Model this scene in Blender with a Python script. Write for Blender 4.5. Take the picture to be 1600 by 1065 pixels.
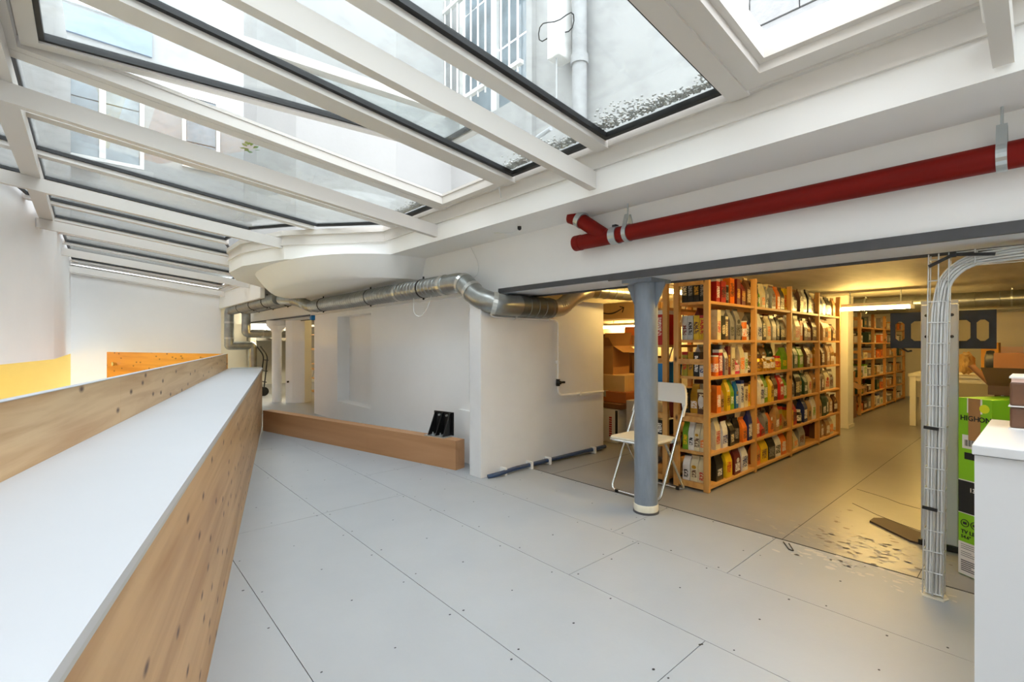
import bpy, bmesh, math, random
from mathutils import Matrix, Vector
for o in list(bpy.data.objects): bpy.data.objects.remove(o)
scene = bpy.context.scene
C = scene.collection
rnd = random.Random(7)
R = math.radians

# ------------------------------------------------------------------ camera, sky, exposure
cam = bpy.data.objects.new('camera', bpy.data.cameras.new('camera'))
C.objects.link(cam)
cam.data.sensor_width = 36.0
cam.data.lens = 745 / 1600 * 36.0
cam.data.shift_y = 2.5 / 1600
cam.data.clip_start = 0.03
cam.location = (0, 0, 1.2)
cam.rotation_euler = (R(90), 0, R(-41.58))
scene.camera = cam

world = bpy.data.worlds.new('sky'); scene.world = world
world.use_nodes = True
bg = world.node_tree.nodes['Background']
bg.inputs[0].default_value = (0.90, 0.95, 1.0, 1)
bg.inputs[1].default_value = 3.9
scene.view_settings.view_transform = 'Standard'
scene.view_settings.look = 'None'
scene.view_settings.gamma = 1.0
scene.view_settings.use_curve_mapping = False
scene.view_settings.exposure = 0.62

# ------------------------------------------------------------------ materials
MATS = {}
def lin(c):
    return tuple((v / 12.92 if v <= 0.04045 else ((v + 0.055) / 1.055) ** 2.4) for v in c)
def mat(name, rgb, rough=0.6, metal=0.0, var=0.0, vscale=4.0, bump=0.0, bscale=40.0, spec=0.5, stretch=(1, 1, 1), coat=0.0, dark=None):
    """principled material; var mixes in a second tone by noise"""
    if name in MATS: return MATS[name]
    m = bpy.data.materials.new(name); m.use_nodes = True
    nt = m.node_tree; b = nt.nodes['Principled BSDF']
    col = lin(rgb)
    b.inputs['Base Color'].default_value = (*col, 1)
    b.inputs['Roughness'].default_value = rough
    b.inputs['Metallic'].default_value = metal
    b.inputs['Specular IOR Level'].default_value = spec
    b.inputs['Coat Weight'].default_value = coat
    if var > 0 or bump > 0:
        tc = nt.nodes.new('ShaderNodeTexCoord'); mp = nt.nodes.new('ShaderNodeMapping')
        mp.inputs['Scale'].default_value = stretch
        nt.links.new(tc.outputs['Object'], mp.inputs[0])
    if var > 0:
        n = nt.nodes.new('ShaderNodeTexNoise'); n.inputs['Scale'].default_value = vscale
        n.inputs['Detail'].default_value = 6; n.inputs['Roughness'].default_value = 0.6
        nt.links.new(mp.outputs[0], n.inputs['Vector'])
        rp = nt.nodes.new('ShaderNodeValToRGB')
        d = lin(dark) if dark else tuple(v * (1 - var) for v in col)
        rp.color_ramp.elements[0].position = 0.35; rp.color_ramp.elements[0].color = (*d, 1)
        rp.color_ramp.elements[1].position = 0.65; rp.color_ramp.elements[1].color = (*col, 1)
        nt.links.new(n.outputs[0], rp.inputs[0]); nt.links.new(rp.outputs[0], b.inputs['Base Color'])
    if bump > 0:
        n2 = nt.nodes.new('ShaderNodeTexNoise'); n2.inputs['Scale'].default_value = bscale
        n2.inputs['Detail'].default_value = 5
        nt.links.new(mp.outputs[0], n2.inputs['Vector'])
        bp = nt.nodes.new('ShaderNodeBump'); bp.inputs['Strength'].default_value = bump
        bp.inputs['Distance'].default_value = 0.01
        nt.links.new(n2.outputs[0], bp.inputs['Height']); nt.links.new(bp.outputs[0], b.inputs['Normal'])
    MATS[name] = m
    return m

def wood(name, light, dark, axis=0, scale=1.0, knots=True, rough=0.5, knotcol=(0.32, 0.19, 0.1)):
    """pine / ply with grain along the object's own axis and elongated knots"""
    if name in MATS: return MATS[name]
    m = bpy.data.materials.new(name); m.use_nodes = True
    nt = m.node_tree; N = nt.nodes.new; L = nt.links.new; b = nt.nodes['Principled BSDF']
    b.inputs['Roughness'].default_value = rough
    tc = N('ShaderNodeTexCoord'); mp = N('ShaderNodeMapping')
    s = [14.0 * scale] * 3; s[axis] = 0.9 * scale
    mp.inputs['Scale'].default_value = s
    L(tc.outputs['Object'], mp.inputs[0])
    n = N('ShaderNodeTexNoise'); n.inputs['Scale'].default_value = 1.0; n.inputs['Detail'].default_value = 7
    n.inputs['Distortion'].default_value = 0.6
    L(mp.outputs[0], n.inputs['Vector'])
    rp = N('ShaderNodeValToRGB')
    rp.color_ramp.elements[0].position = 0.32; rp.color_ramp.elements[0].color = (*lin(dark), 1)
    rp.color_ramp.elements[1].position = 0.58; rp.color_ramp.elements[1].color = (*lin(light), 1)
    L(n.outputs[0], rp.inputs[0])
    out = rp.outputs[0]
    if knots:
        sp = N('ShaderNodeSeparateXYZ'); L(tc.outputs['Object'], sp.inputs[0]); cb2 = N('ShaderNodeCombineXYZ')
        others = [i for i in range(3) if i != axis]
        ad = N('ShaderNodeMath'); ad.operation = 'ADD'; L(sp.outputs[others[0]], ad.inputs[0]); L(sp.outputs[others[1]], ad.inputs[1])
        m1 = N('ShaderNodeMath'); m1.operation = 'MULTIPLY'; m1.inputs[1].default_value = 4.5; L(sp.outputs[axis], m1.inputs[0])
        m2_ = N('ShaderNodeMath'); m2_.operation = 'MULTIPLY'; m2_.inputs[1].default_value = 9.0; L(ad.outputs[0], m2_.inputs[0])
        L(m1.outputs[0], cb2.inputs[0]); L(m2_.outputs[0], cb2.inputs[1])
        v = N('ShaderNodeTexVoronoi'); v.voronoi_dimensions = '2D'; v.inputs['Scale'].default_value = 1.0
        L(cb2.outputs[0], v.inputs['Vector'])
        # only some cells carry a knot
        cr = N('ShaderNodeMath'); cr.operation = 'GREATER_THAN'; cr.inputs[1].default_value = 0.45
        sx = N('ShaderNodeSeparateXYZ'); L(v.outputs['Color'], sx.inputs[0]); L(sx.outputs[0], cr.inputs[0])
        rk = N('ShaderNodeValToRGB')
        rk.color_ramp.elements[0].position = 0.04; rk.color_ramp.elements[0].color = (1, 1, 1, 1)
        rk.color_ramp.elements[1].position = 0.15; rk.color_ramp.elements[1].color = (0, 0, 0, 1)
        L(v.outputs['Distance'], rk.inputs[0])
        mu = N('ShaderNodeMath'); mu.operation = 'MULTIPLY'; L(rk.outputs[0], mu.inputs[0]); L(cr.outputs[0], mu.inputs[1])
        mx = N('ShaderNodeMix'); mx.data_type = 'RGBA'
        L(mu.outputs[0], mx.inputs[0]); L(out, mx.inputs[6]); mx.inputs[7].default_value = (*lin(knotcol), 1)
        out = mx.outputs[2]
    L(out, b.inputs['Base Color'])
    MATS[name] = m
    return m

def glass_mat(name, tint=(1, 1, 1), refl=1.0, dirt=0.05):
    if name in MATS: return MATS[name]
    m = bpy.data.materials.new(name); m.use_nodes = True
    nt = m.node_tree; nt.nodes.clear(); N = nt.nodes.new; L = nt.links.new
    o = N('ShaderNodeOutputMaterial'); t = N('ShaderNodeBsdfTransparent'); g = N('ShaderNodeBsdfGlossy')
    t.inputs[0].default_value = (*tint, 1); g.inputs['Roughness'].default_value = 0.02
    # thin-sheet Fresnel (Schlick), the same from either face
    ge = N('ShaderNodeNewGeometry'); dt = N('ShaderNodeVectorMath'); dt.operation = 'DOT_PRODUCT'
    L(ge.outputs['Normal'], dt.inputs[0]); L(ge.outputs['Incoming'], dt.inputs[1])
    ab = N('ShaderNodeMath'); ab.operation = 'ABSOLUTE'; L(dt.outputs['Value'], ab.inputs[0])
    om = N('ShaderNodeMath'); om.operation = 'SUBTRACT'; om.inputs[0].default_value = 1.0; L(ab.outputs[0], om.inputs[1])
    pw = N('ShaderNodeMath'); pw.operation = 'POWER'; pw.inputs[1].default_value = 5.0; L(om.outputs[0], pw.inputs[0])
    mm = N('ShaderNodeMath'); mm.operation = 'MULTIPLY_ADD'; mm.inputs[1].default_value = 0.9 * refl; mm.inputs[2].default_value = 0.035 * refl; L(pw.outputs[0], mm.inputs[0])
    mx = N('ShaderNodeMixShader'); L(mm.outputs[0], mx.inputs[0]); L(t.outputs[0], mx.inputs[1]); L(g.outputs[0], mx.inputs[2])
    tc = N('ShaderNodeTexCoord'); n = N('ShaderNodeTexNoise'); n.inputs['Scale'].default_value = 9; n.inputs['Detail'].default_value = 8
    L(tc.outputs['Object'], n.inputs['Vector'])
    rp = N('ShaderNodeValToRGB'); rp.color_ramp.elements[0].position = 0.5; rp.color_ramp.elements[1].position = 0.8
    rp.color_ramp.elements[0].color = (dirt * 0.4,) * 3 + (1,); rp.color_ramp.elements[1].color = (dirt * 2.2,) * 3 + (1,)
    L(n.outputs[0], rp.inputs[0])
    d = N('ShaderNodeBsdfDiffuse'); d.inputs[0].default_value = (0.6, 0.63, 0.65, 1)
    m2 = N('ShaderNodeMixShader'); L(rp.outputs[0], m2.inputs[0]); L(mx.outputs[0], m2.inputs[1]); L(d.outputs[0], m2.inputs[2])
    L(m2.outputs[0], o.inputs[0])
    MATS[name] = m
    return m

def emis(name, rgb, strength):
    if name in MATS: return MATS[name]
    m = bpy.data.materials.new(name); m.use_nodes = True
    b = m.node_tree.nodes['Principled BSDF']
    b.inputs['Base Color'].default_value = (*rgb, 1)
    b.inputs['Emission Color'].default_value = (*rgb, 1); b.inputs['Emission Strength'].default_value = strength
    MATS[name] = m
    return m

def printed(name, ground, ink, scale=60, cover=0.5):
    """flat print: a ground colour with lines and blobs of ink"""
    key = name
    if key in MATS: return MATS[key]
    m = bpy.data.materials.new(name); m.use_nodes = True
    nt = m.node_tree; N = nt.nodes.new; L = nt.links.new; b = nt.nodes['Principled BSDF']
    b.inputs['Roughness'].default_value = 0.45
    tc = N('ShaderNodeTexCoord'); mp = N('ShaderNodeMapping'); mp.inputs['Scale'].default_value = (0.5, 0.5, 1.3)
    L(tc.outputs['Object'], mp.inputs[0])
    v = N('ShaderNodeTexVoronoi'); v.inputs['Scale'].default_value = scale; v.distance = 'CHEBYCHEV'
    L(mp.outputs[0], v.inputs['Vector'])
    s = N('ShaderNodeSeparateXYZ'); L(v.outputs['Color'], s.inputs[0])
    g = N('ShaderNodeMath'); g.operation = 'GREATER_THAN'; g.inputs[1].default_value = cover; L(s.outputs[0], g.inputs[0])
    mx = N('ShaderNodeMix'); mx.data_type = 'RGBA'
    L(g.outputs[0], mx.inputs[0]); mx.inputs[6].default_value = (*lin(ink), 1); mx.inputs[7].default_value = (*lin(ground), 1)
    L(mx.outputs[2], b.inputs['Base Color'])
    MATS[key] = m
    return m

M_wall = mat('white_plaster', (0.95, 0.948, 0.945), 0.75, var=0.025, vscale=1.6, bump=0.06, bscale=30)
M_block = mat('satin_white_render', (0.885, 0.885, 0.885), 0.38, var=0.06, vscale=2.2, bump=0.12, bscale=6)
M_alu = mat('white_aluminium', (0.85, 0.83, 0.805), 0.42)
M_fascia = mat('white_fascia_paint', (0.95, 0.945, 0.935), 0.5)
M_gasket = mat('black_rubber', (0.07, 0.07, 0.075), 0.5)
M_floor = mat('grey_floor_paint', (0.635, 0.65, 0.665), 0.45, var=0.05, vscale=2.5, bump=0.03, bscale=60)
M_sub = mat('dark_joint', (0.25, 0.25, 0.25), 0.9)
M_store_floor = mat('grey_storage_floor_paint', (0.57, 0.565, 0.555), 0.3, var=0.12, vscale=1.7, bump=0.06, bscale=12)
M_store_ceil = mat('storage_ceiling_plaster', (0.84, 0.81, 0.74), 0.6, var=0.18, vscale=2.0, stretch=(1, 3, 1))
M_cream = mat('cream_wall_paint', (0.88, 0.86, 0.8), 0.65, var=0.03)
M_pine = wood('pine_board', (0.82, 0.70, 0.53), (0.70, 0.54, 0.36), 0, 1.0, True, 0.45)
M_ply = wood('counter_front_ply', (0.77, 0.63, 0.45), (0.65, 0.49, 0.31), 0, 0.8, True, 0.45)
M_orange_lit = wood('orange_lit_board', (0.80, 0.56, 0.22), (0.70, 0.46, 0.15), 0, 0.9, True, 0.4)  # orange carries the warm light falling on these boards
M_curb = wood('brown_ply', (0.72, 0.54, 0.38), (0.65, 0.47, 0.31), 0, 0.5, False, 0.5)
M_rack = wood('rack_pine', (0.80, 0.60, 0.33), (0.70, 0.48, 0.23), 2, 1.0, True, 0.5)
M_rackx = wood('rack_pine_plank', (0.82, 0.62, 0.35), (0.72, 0.50, 0.25), 0, 1.0, False, 0.5)
M_lam = mat('white_laminate', (0.745, 0.755, 0.775), 0.42, var=0.02, vscale=3)
M_lamedge = mat('grey_laminate_edge', (0.72, 0.73, 0.73), 0.5)
M_galv = mat('galvanised_steel', (0.66, 0.67, 0.66), 0.32, 0.9, var=0.22, vscale=9)
M_galvd = mat('galvanised_band', (0.80, 0.80, 0.78), 0.28, 0.85)
M_chrome = mat('chrome', (0.86, 0.86, 0.85), 0.16, 1.0)
M_zinc = mat('zinc_strap', (0.74, 0.77, 0.78), 0.3, 0.8)
M_black = mat('black_steel', (0.06, 0.06, 0.065), 0.45)
M_dgrey = mat('dark_grey_steel_edge', (0.30, 0.30, 0.31), 0.6, var=0.2, vscale=8)
M_flange = mat('pale_blue_grey_paint', (0.86, 0.88, 0.91), 0.5)
M_col = mat('blue_grey_column_paint', (0.52, 0.555, 0.60), 0.35, var=0.2, vscale=4, stretch=(4, 4, 1), bump=0.1, bscale=20)
M_red = mat('red_pipe_paint', (0.50, 0.06, 0.02), 0.5, spec=0.2, var=0.22, vscale=3, stretch=(4, 1, 4))
M_white = mat('white_plastic', (0.93, 0.925, 0.91), 0.35)
M_seat = mat('ivory_seat', (0.90, 0.87, 0.79), 0.45)
M_cable = mat('white_cable', (0.86, 0.865, 0.86), 0.45)
M_wire = mat('zinc_wire', (0.80, 0.81, 0.81), 0.35, 0.6)
M_panel = mat('grey_stand_panel', (0.74, 0.75, 0.76), 0.5)
M_cab = mat('white_cabinet', (0.83, 0.83, 0.835), 0.45, var=0.015, vscale=2)
M_card = mat('cardboard', (0.66, 0.48, 0.29), 0.8, var=0.1, vscale=6)
M_card2 = mat('pale_cardboard', (0.80, 0.66, 0.45), 0.8, var=0.08, vscale=6)
M_card3 = mat('brown_cardboard', (0.50, 0.33, 0.19), 0.8, var=0.12, vscale=6)
M_brownwrap = mat('brown_wrap', (0.44, 0.30, 0.21), 0.35, var=0.25, vscale=9, bump=0.4, bscale=14)
M_lime = mat('lime_carton', (0.52, 0.76, 0.05), 0.45)
M_paper = mat('white_paper', (0.90, 0.88, 0.85), 0.7)
M_pinkpaper = mat('pink_paper', (0.90, 0.76, 0.70), 0.7)
M_blue = mat('blue_plastic', (0.05, 0.45, 0.72), 0.4)
M_bluepipe = mat('blue_pipe', (0.14, 0.24, 0.38), 0.4)
M_facade = mat('courtyard_render', (0.70, 0.697, 0.69), 0.85, var=0.06, vscale=1.3, bump=0.25, bscale=12)
M_facade3 = mat('end_facade_render', (0.63, 0.63, 0.625), 0.85, var=0.10, vscale=1.3, bump=0.25, bscale=12)
M_facade2 = mat('old_painted_stone', (0.68, 0.68, 0.68), 0.85, var=0.18, vscale=5, bump=0.7, bscale=22)
M_stone = mat('weathered_stone', (0.80, 0.79, 0.77), 0.9, var=0.45, vscale=7, bump=0.5, bscale=25)
M_bluepanel = mat('blue_grey_spandrel', (0.52, 0.58, 0.66), 0.6, var=0.12, vscale=3)
M_winglass = mat('dark_window_pane', (0.56, 0.61, 0.64), 0.08, 0.0, var=0.35, vscale=2.5)
M_gravel = mat('pale_gravel', (0.80, 0.79, 0.77), 0.9, var=0.5, vscale=30)
M_glass = glass_mat('skylight_glass', (0.94, 0.965, 0.965), 1.0, 0.07)
M_screw = mat('screw_dark', (0.14, 0.14, 0.15), 0.6)
M_green = mat('leaf_green', (0.42, 0.58, 0.18), 0.5)

# ------------------------------------------------------------------ mesh builder
WM = {}
class MB:
    def __init__(s): s.v = []; s.f = []; s.mi = []; s.m = 0
    def add(s, vs, fs):
        o = len(s.v); s.v += [tuple(v) for v in vs]
        s.f += [tuple(i + o for i in f) for f in fs]; s.mi += [s.m] * len(fs); return s
    def box(s, x0, x1, y0, y1, z0, z1):
        return s.add([(x0, y0, z0), (x1, y0, z0), (x1, y1, z0), (x0, y1, z0), (x0, y0, z1), (x1, y0, z1), (x1, y1, z1), (x0, y1, z1)],
                     [(0, 3, 2, 1), (4, 5, 6, 7), (0, 1, 5, 4), (1, 2, 6, 5), (2, 3, 7, 6), (3, 0, 4, 7)])
    def prism(s, poly, z0, z1):
        """polygon in xy; z0/z1 numbers or functions of (x, y)"""
        a = sum(poly[i][0] * poly[(i + 1) % len(poly)][1] - poly[(i + 1) % len(poly)][0] * poly[i][1] for i in range(len(poly)))
        if a < 0: poly = poly[::-1]
        n = len(poly); f0 = z0 if callable(z0) else (lambda x, y: z0); f1 = z1 if callable(z1) else (lambda x, y: z1)
        vs = [(x, y, f0(x, y)) for x, y in poly] + [(x, y, f1(x, y)) for x, y in poly]
        fs = [tuple(range(n - 1, -1, -1)), tuple(range(n, 2 * n))] + [(i, (i + 1) % n, n + (i + 1) % n, n + i) for i in range(n)]
        return s.add(vs, fs)
    def hexa(s, a, b, w, h, up=(0, 0, 1)):
        """bar of rectangular section w x h between points a and b (centre line)"""
        a = Vector(a); b = Vector(b); t = (b - a).normalized(); u = Vector(up)
        sd = t.cross(u)
        if sd.length < 1e-4: sd = t.cross(Vector((1, 0, 0)))
        sd.normalize(); u = sd.cross(t).normalized()
        vs = []
        for p in (a, b):
            for i, j in ((-1, -1), (1, -1), (1, 1), (-1, 1)): vs.append(p + sd * (w / 2 * i) + u * (h / 2 * j))
        return s.add(vs, [(0, 1, 2, 3), (7, 6, 5, 4), (0, 4, 5, 1), (1, 5, 6, 2), (2, 6, 7, 3), (3, 7, 4, 0)])
    def tube(s, path, r, seg=12, caps=True):
        P = [Vector(p) for p in path]; n = len(P)
        rad = r if isinstance(r, (list, tuple)) else [r] * n
        tans = []
        for i in range(n):
            t = (P[min(i + 1, n - 1)] - P[max(i - 1, 0)])
            tans.append(t.normalized() if t.length > 1e-9 else Vector((0, 0, 1)))
        nrm = tans[0].orthogonal().normalized(); vs = []
        for i in range(n):
            nrm = (nrm - tans[i] * nrm.dot(tans[i])).normalized(); bn = tans[i].cross(nrm)
            for k in range(seg):
                a = 2 * math.pi * k / seg
                vs.append(P[i] + (nrm * math.cos(a) + bn * math.sin(a)) * rad[i])
        fs = [(i * seg + k, i * seg + (k + 1) % seg, (i + 1) * seg + (k + 1) % seg, (i + 1) * seg + k) for i in range(n - 1) for k in range(seg)]
        if caps: fs += [tuple(range(seg - 1, -1, -1)), tuple(range((n - 1) * seg, n * seg))]
        return s.add(vs, fs)
    def lathe(s, prof, c=(0, 0, 0), seg=16):
        """profile of (r, z) about the vertical through c"""
        vs = []; n = len(prof)
        for r, z in prof:
            for k in range(seg):
                a = 2 * math.pi * k / seg; vs.append((c[0] + r * math.cos(a), c[1] + r * math.sin(a), c[2] + z))
        fs = [(i * seg + k, i * seg + (k + 1) % seg, (i + 1) * seg + (k + 1) % seg, (i + 1) * seg + k) for i in range(n - 1) for k in range(seg)]
        fs += [tuple(range(seg - 1, -1, -1)), tuple(range((n - 1) * seg, n * seg))]
        return s.add(vs, fs)
    def loft(s, secs):
        """list of rings (same count)"""
        n = len(secs[0]); vs = [p for r in secs for p in r]
        fs = [(i * n + k, i * n + (k + 1) % n, (i + 1) * n + (k + 1) % n, (i + 1) * n + k) for i in range(len(secs) - 1) for k in range(n)]
        fs += [tuple(range(n - 1, -1, -1)), tuple(range((len(secs) - 1) * n, len(secs) * n))]
        return s.add(vs, fs)
    def rot(s, ang, c=(0, 0)):
        ca, sa = math.cos(ang), math.sin(ang)
        s.v = [(c[0] + (x - c[0]) * ca - (y - c[1]) * sa, c[1] + (x - c[0]) * sa + (y - c[1]) * ca, z) for x, y, z in s.v]; return s
    def move(s, d):
        s.v = [(x + d[0], y + d[1], z + d[2]) for x, y, z in s.v]; return s
    def build(s, name, m, parent=None, smooth=False, local=False, bevel=0, label=None, cat=None, group=None, kind=None, rotz=0):
        """world coordinates unless local; a top-level mesh gets its origin at its base"""
        me = bpy.data.meshes.new(name); o = bpy.data.objects.new(name, me); C.objects.link(o)
        if parent is not None:
            o.parent = parent; pm = WM[parent.name]
            if not local:
                inv = pm.inverted(); vs = [tuple(inv @ Vector(v)) for v in s.v]
            else: vs = s.v
            WM[o.name] = pm.copy()
        elif local:
            vs = s.v; WM[o.name] = Matrix.Identity(4)
        else:
            xs = [v[0] for v in s.v]; ys = [v[1] for v in s.v]; zs = [v[2] for v in s.v]
            c = Vector(((min(xs) + max(xs)) / 2, (min(ys) + max(ys)) / 2, min(zs)))
            mw = Matrix.Translation(c) @ Matrix.Rotation(rotz, 4, 'Z'); inv = mw.inverted()
            vs = [tuple(inv @ Vector(v)) for v in s.v]; o.matrix_world = mw; WM[o.name] = mw
        me.from_pydata(vs, [], s.f)
        ms = m if isinstance(m, (list, tuple)) else [m]
        for x in ms: me.materials.append(x)
        if len(ms) > 1: me.polygons.foreach_set('material_index', s.mi)
        if smooth:
            me.polygons.foreach_set('use_smooth', [True] * len(me.polygons))
            try: me.set_sharp_from_angle(angle=R(40))
            except Exception: pass
        me.update()
        if bevel:
            bv = o.modifiers.new('bevel', 'BEVEL'); bv.width = bevel; bv.segments = 2; bv.limit_method = 'ANGLE'
        return tag(o, label, cat, group, kind)
def tag(o, label=None, cat=None, group=None, kind=None):
    if label: o['label'] = label
    if cat: o['category'] = cat
    if group: o['group'] = group
    if kind: o['kind'] = kind
    return o
def thing(name, loc, label=None, cat=None, group=None, rotz=0, kind=None, parent=None):
    o = bpy.data.objects.new(name, None); C.objects.link(o); o.empty_display_size = 0.1
    mw = Matrix.Translation(Vector(loc)) @ Matrix.Rotation(rotz, 4, 'Z')
    o.location = loc; o.rotation_euler = (0, 0, rotz); WM[o.name] = mw
    return tag(o, label, cat, group, kind)
def fillet(pts, rad, n=6):
    """round the corners of a polyline"""
    P = [Vector(p) for p in pts]; out = [P[0]]
    for i in range(1, len(P) - 1):
        a = (P[i - 1] - P[i]); b = (P[i + 1] - P[i]); rr = min(rad, a.length * 0.49, b.length * 0.49)
        a = a.normalized() * rr; b = b.normalized() * rr
        for k in range(n + 1):
            t = k / n; out.append((P[i] + a) * (1 - t) ** 2 + P[i] * 2 * t * (1 - t) + (P[i] + b) * t ** 2)
    return out + [P[-1]]
def arc_pts(f, n): return [f(i / n) for i in range(n + 1)]
def text_mesh(name, body, size, m, parent, mw, depth=0.0006):
    """flat lettering; mw places the text plane (x right, y up) in the world"""
    cu = bpy.data.curves.new(name, 'FONT'); cu.body = body; cu.size = size; cu.extrude = depth; cu.resolution_u = 2; cu.offset = size * 0.022
    t = bpy.data.objects.new(name, cu); C.objects.link(t)
    bpy.context.view_layer.update()
    me = bpy.data.meshes.new_from_object(t.evaluated_get(bpy.context.evaluated_depsgraph_get()))
    bpy.data.objects.remove(t); me.name = name
    me.transform(WM[parent.name].inverted() @ mw); me.materials.clear(); me.materials.append(m)
    o = bpy.data.objects.new(name, me); C.objects.link(o); o.parent = parent; WM[o.name] = WM[parent.name].copy()
    return o
def face_frame(origin, right, up):
    r = Vector(right).normalized(); u = Vector(up).normalized(); n = r.cross(u)
    return Matrix(((r.x, u.x, n.x, origin[0]), (r.y, u.y, n.y, origin[1]), (r.z, u.z, n.z, origin[2]), (0, 0, 0, 1)))

# ================================================================== THE SETTING
# axes: +X runs into the storage room, +Y along the skylight; the lintel face is x = 2.8
SL = 0.12                                        # fall of the skylight per metre of x
def xl(y):                                       # inner face of the left wall
    return -1.78 + 0.173 * y if y < 8.37 else -0.332 + (y - 8.37) * 0.018
BOW = [(2.40, -3.0), (2.40, 4.78), (1.645, 5.72), (1.405, 6.57), (1.405, 7.30), (1.65, 8.10), (2.20, 8.90), (2.20, 12.4)]
def xr(y):                                       # skylight edge (fascia) on the right
    for (a, ya), (b, yb) in zip(BOW, BOW[1:]):
        if ya <= y <= yb: return a + (b - a) * (y - ya) / (yb - ya)
    return BOW[-1][0]
def zs(base): return lambda x, y: base - SL * (x - 2.37)

# ---- floor of the mezzanine: painted boards, each a panel
def desk_x(y): return 0.122 + (y - 1.282) * 0.2799
fl = MB(); fl.prism([(desk_x(-3) - 0.06, -3), (3.16, -3), (3.16, 12.4), (2.2, 12.4), (desk_x(7.7) - 0.06, 7.7)], -0.16, -0.012)
floor = fl.build('floor', M_sub, kind='structure')
strips = [(-1.2, -0.036, [-3, 0.4, 3.0]), (-0.036, 0.594, [-3, -1.6, 0.92, 3.4, 7.7]), (0.594, 1.225, [-3, -1.6, 0.9, 3.377, 5.85, 7.7]), (1.225, 1.857, [-3, -1.55, 0.92, 3.39, 5.85, 8.4, 12.4]),
          (1.857, 2.485, [-3, -0.82, 1.65, 4.1, 6.6, 9.05, 12.4]), (2.485, 3.158, [-3, -0.6, 1.115, 1.84, 4.3, 6.7, 9.2, 12.4])]
g = 0.0015
for a, b, ys in strips:
    for y0, y1 in zip(ys, ys[1:]):
        rc = [(a + g, y0 + g), (b - g, y0 + g), (b - g, y1 - g), (a + g, y1 - g)]; p = []
        if y0 < 7.7:                              # cut along the foot of the counter
            for (xa, ya_), (xb, yb_) in zip(rc, rc[1:] + rc[:1]):
                fa, fb_ = xa - desk_x(ya_) + 0.04, xb - desk_x(yb_) + 0.04
                if fa >= 0: p.append((xa, ya_))
                if (fa >= 0) != (fb_ >= 0):
                    t = fa / (fa - fb_); p.append((xa + (xb - xa) * t, ya_ + (yb_ - ya_) * t))
        else: p = rc
        if len(p) < 3: continue
        MB().prism(p, -0.012, 0.0).build('floor_panel', M_floor, floor)
sc = MB()
for a, b, ys in strips[1:]:
    for y0, y1 in zip(ys, ys[1:]):
        n = max(2, int((y1 - y0) / 0.36))
        for i in range(n + 1):
            for x in (a + 0.035, (a + b) / 2, b - 0.035):
                y = y0 + 0.03 + (y1 - y0 - 0.06) * i / n + rnd.uniform(-0.03, 0.03); xx = x + rnd.uniform(-0.012, 0.012)
                if rnd.random() < 0.14 or xx < desk_x(y) + 0.02: continue
                rr = rnd.uniform(0.0045, 0.007)
                sc.add([(xx + rr * math.cos(k * math.pi / 3), y + rr * 0.8 * math.sin(k * math.pi / 3), 0.0007) for k in range(6)], [tuple(range(6))])
sc.build('screw_heads', M_screw, floor, kind='stuff')

# lower level seen over the counter
MB().box(-3.2, 2.2, -3, 12.4, -2.1, -2.0).build('floor_lower', M_floor, kind='structure')

# ---- left wall: hangs over a lit recess, rises outside as a facade
wl = [(xl(-3), -3), (xl(8.37), 8.37), (xl(12.4), 12.4)]
MB().prism(wl + [(wl[2][0] - 1.3, 12.4), (wl[1][0] - 1.3, 8.37), (wl[0][0] - 1.3, -3)], 0.99, 2.9).build('wall_left', M_wall, kind='structure')
MB().prism([(x - 1.0, y) for x, y in wl] + [(x - 1.3, y) for x, y in wl[::-1]], -2.0, 0.99).build('wall_left_recess', mat('yellow_lamp_glow', (0.95, 0.87, 0.56), 0.7, var=0.03), kind='structure')  # yellow lamp glow is put into the recess colour
# ---- back wall with sloped head
wb = MB(); wb.prism([(-1.5, 12.4), (2.23, 12.4), (2.23, 12.62), (-1.5, 12.62)], -2.0, lambda x, y: 2.38 - SL * (x - 2.37))
wb.build('wall_back', M_wall, kind='structure')
wtr = MB(); wtr.prism([(xl(12.3), 12.36), (2.2, 12.36), (2.2, 12.4), (xl(12.3), 12.4)], lambda x, y: 2.20 - SL * (x - 2.37), lambda x, y: 2.28 - SL * (x - 2.37))
wtr.build('trim_1', M_alu, kind='structure')
MB().box(-1.6, -0.262, 12.385, 12.4, -2.0, 0.989).build('wall_recess_glow', MATS['yellow_lamp_glow'], kind='structure')  # thin added panel, coloured as the lamp glow on the back wall
# wall behind the camera
MB().prism([(-2.6, -3.2), (13.9, -3.2), (13.9, -3.0), (-2.6, -3.0)], -2.0, 2.9).build('wall_front', M_wall, kind='structure')

# ---- right side: lintel, steel flange, wall with niche, pilaster block
NI = (6.10, 7.27, 0.30, 1.60)                    # niche y0, y1, z0, z1
wr = MB()
wr.box(2.80, 3.158, -3, 12.6, 1.665, 2.137)
wr.box(2.86, 3.158, 3.5, NI[0], 0, 1.665); wr.box(2.86, 3.158, NI[1], 8.28, 0, 1.665)
wr.box(2.86, 3.158, NI[0], NI[1], 0, NI[2]); wr.box(2.86, 3.158, NI[0], NI[1], NI[3], 1.665)
wr.box(3.05, 3.158, NI[0], NI[1], NI[2], NI[3])
wall_right = wr.build('wall_right', M_wall, kind='structure')
MB().box(2.815, 2.86, 3.5, 4.0, 0, 0.52).build('wall_plinth', M_wall, wall_right)
for yy in (3.66, 3.86): MB().box(2.853, 2.86, yy, yy + 0.035, 0.6, 1.55).build('wall_rib', M_wall, wall_right)
MB().box(2.585, 4.33, 3.33, 3.494, 0, 1.64).build('wall_block', M_block, kind='structure', bevel=0.004)
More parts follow.
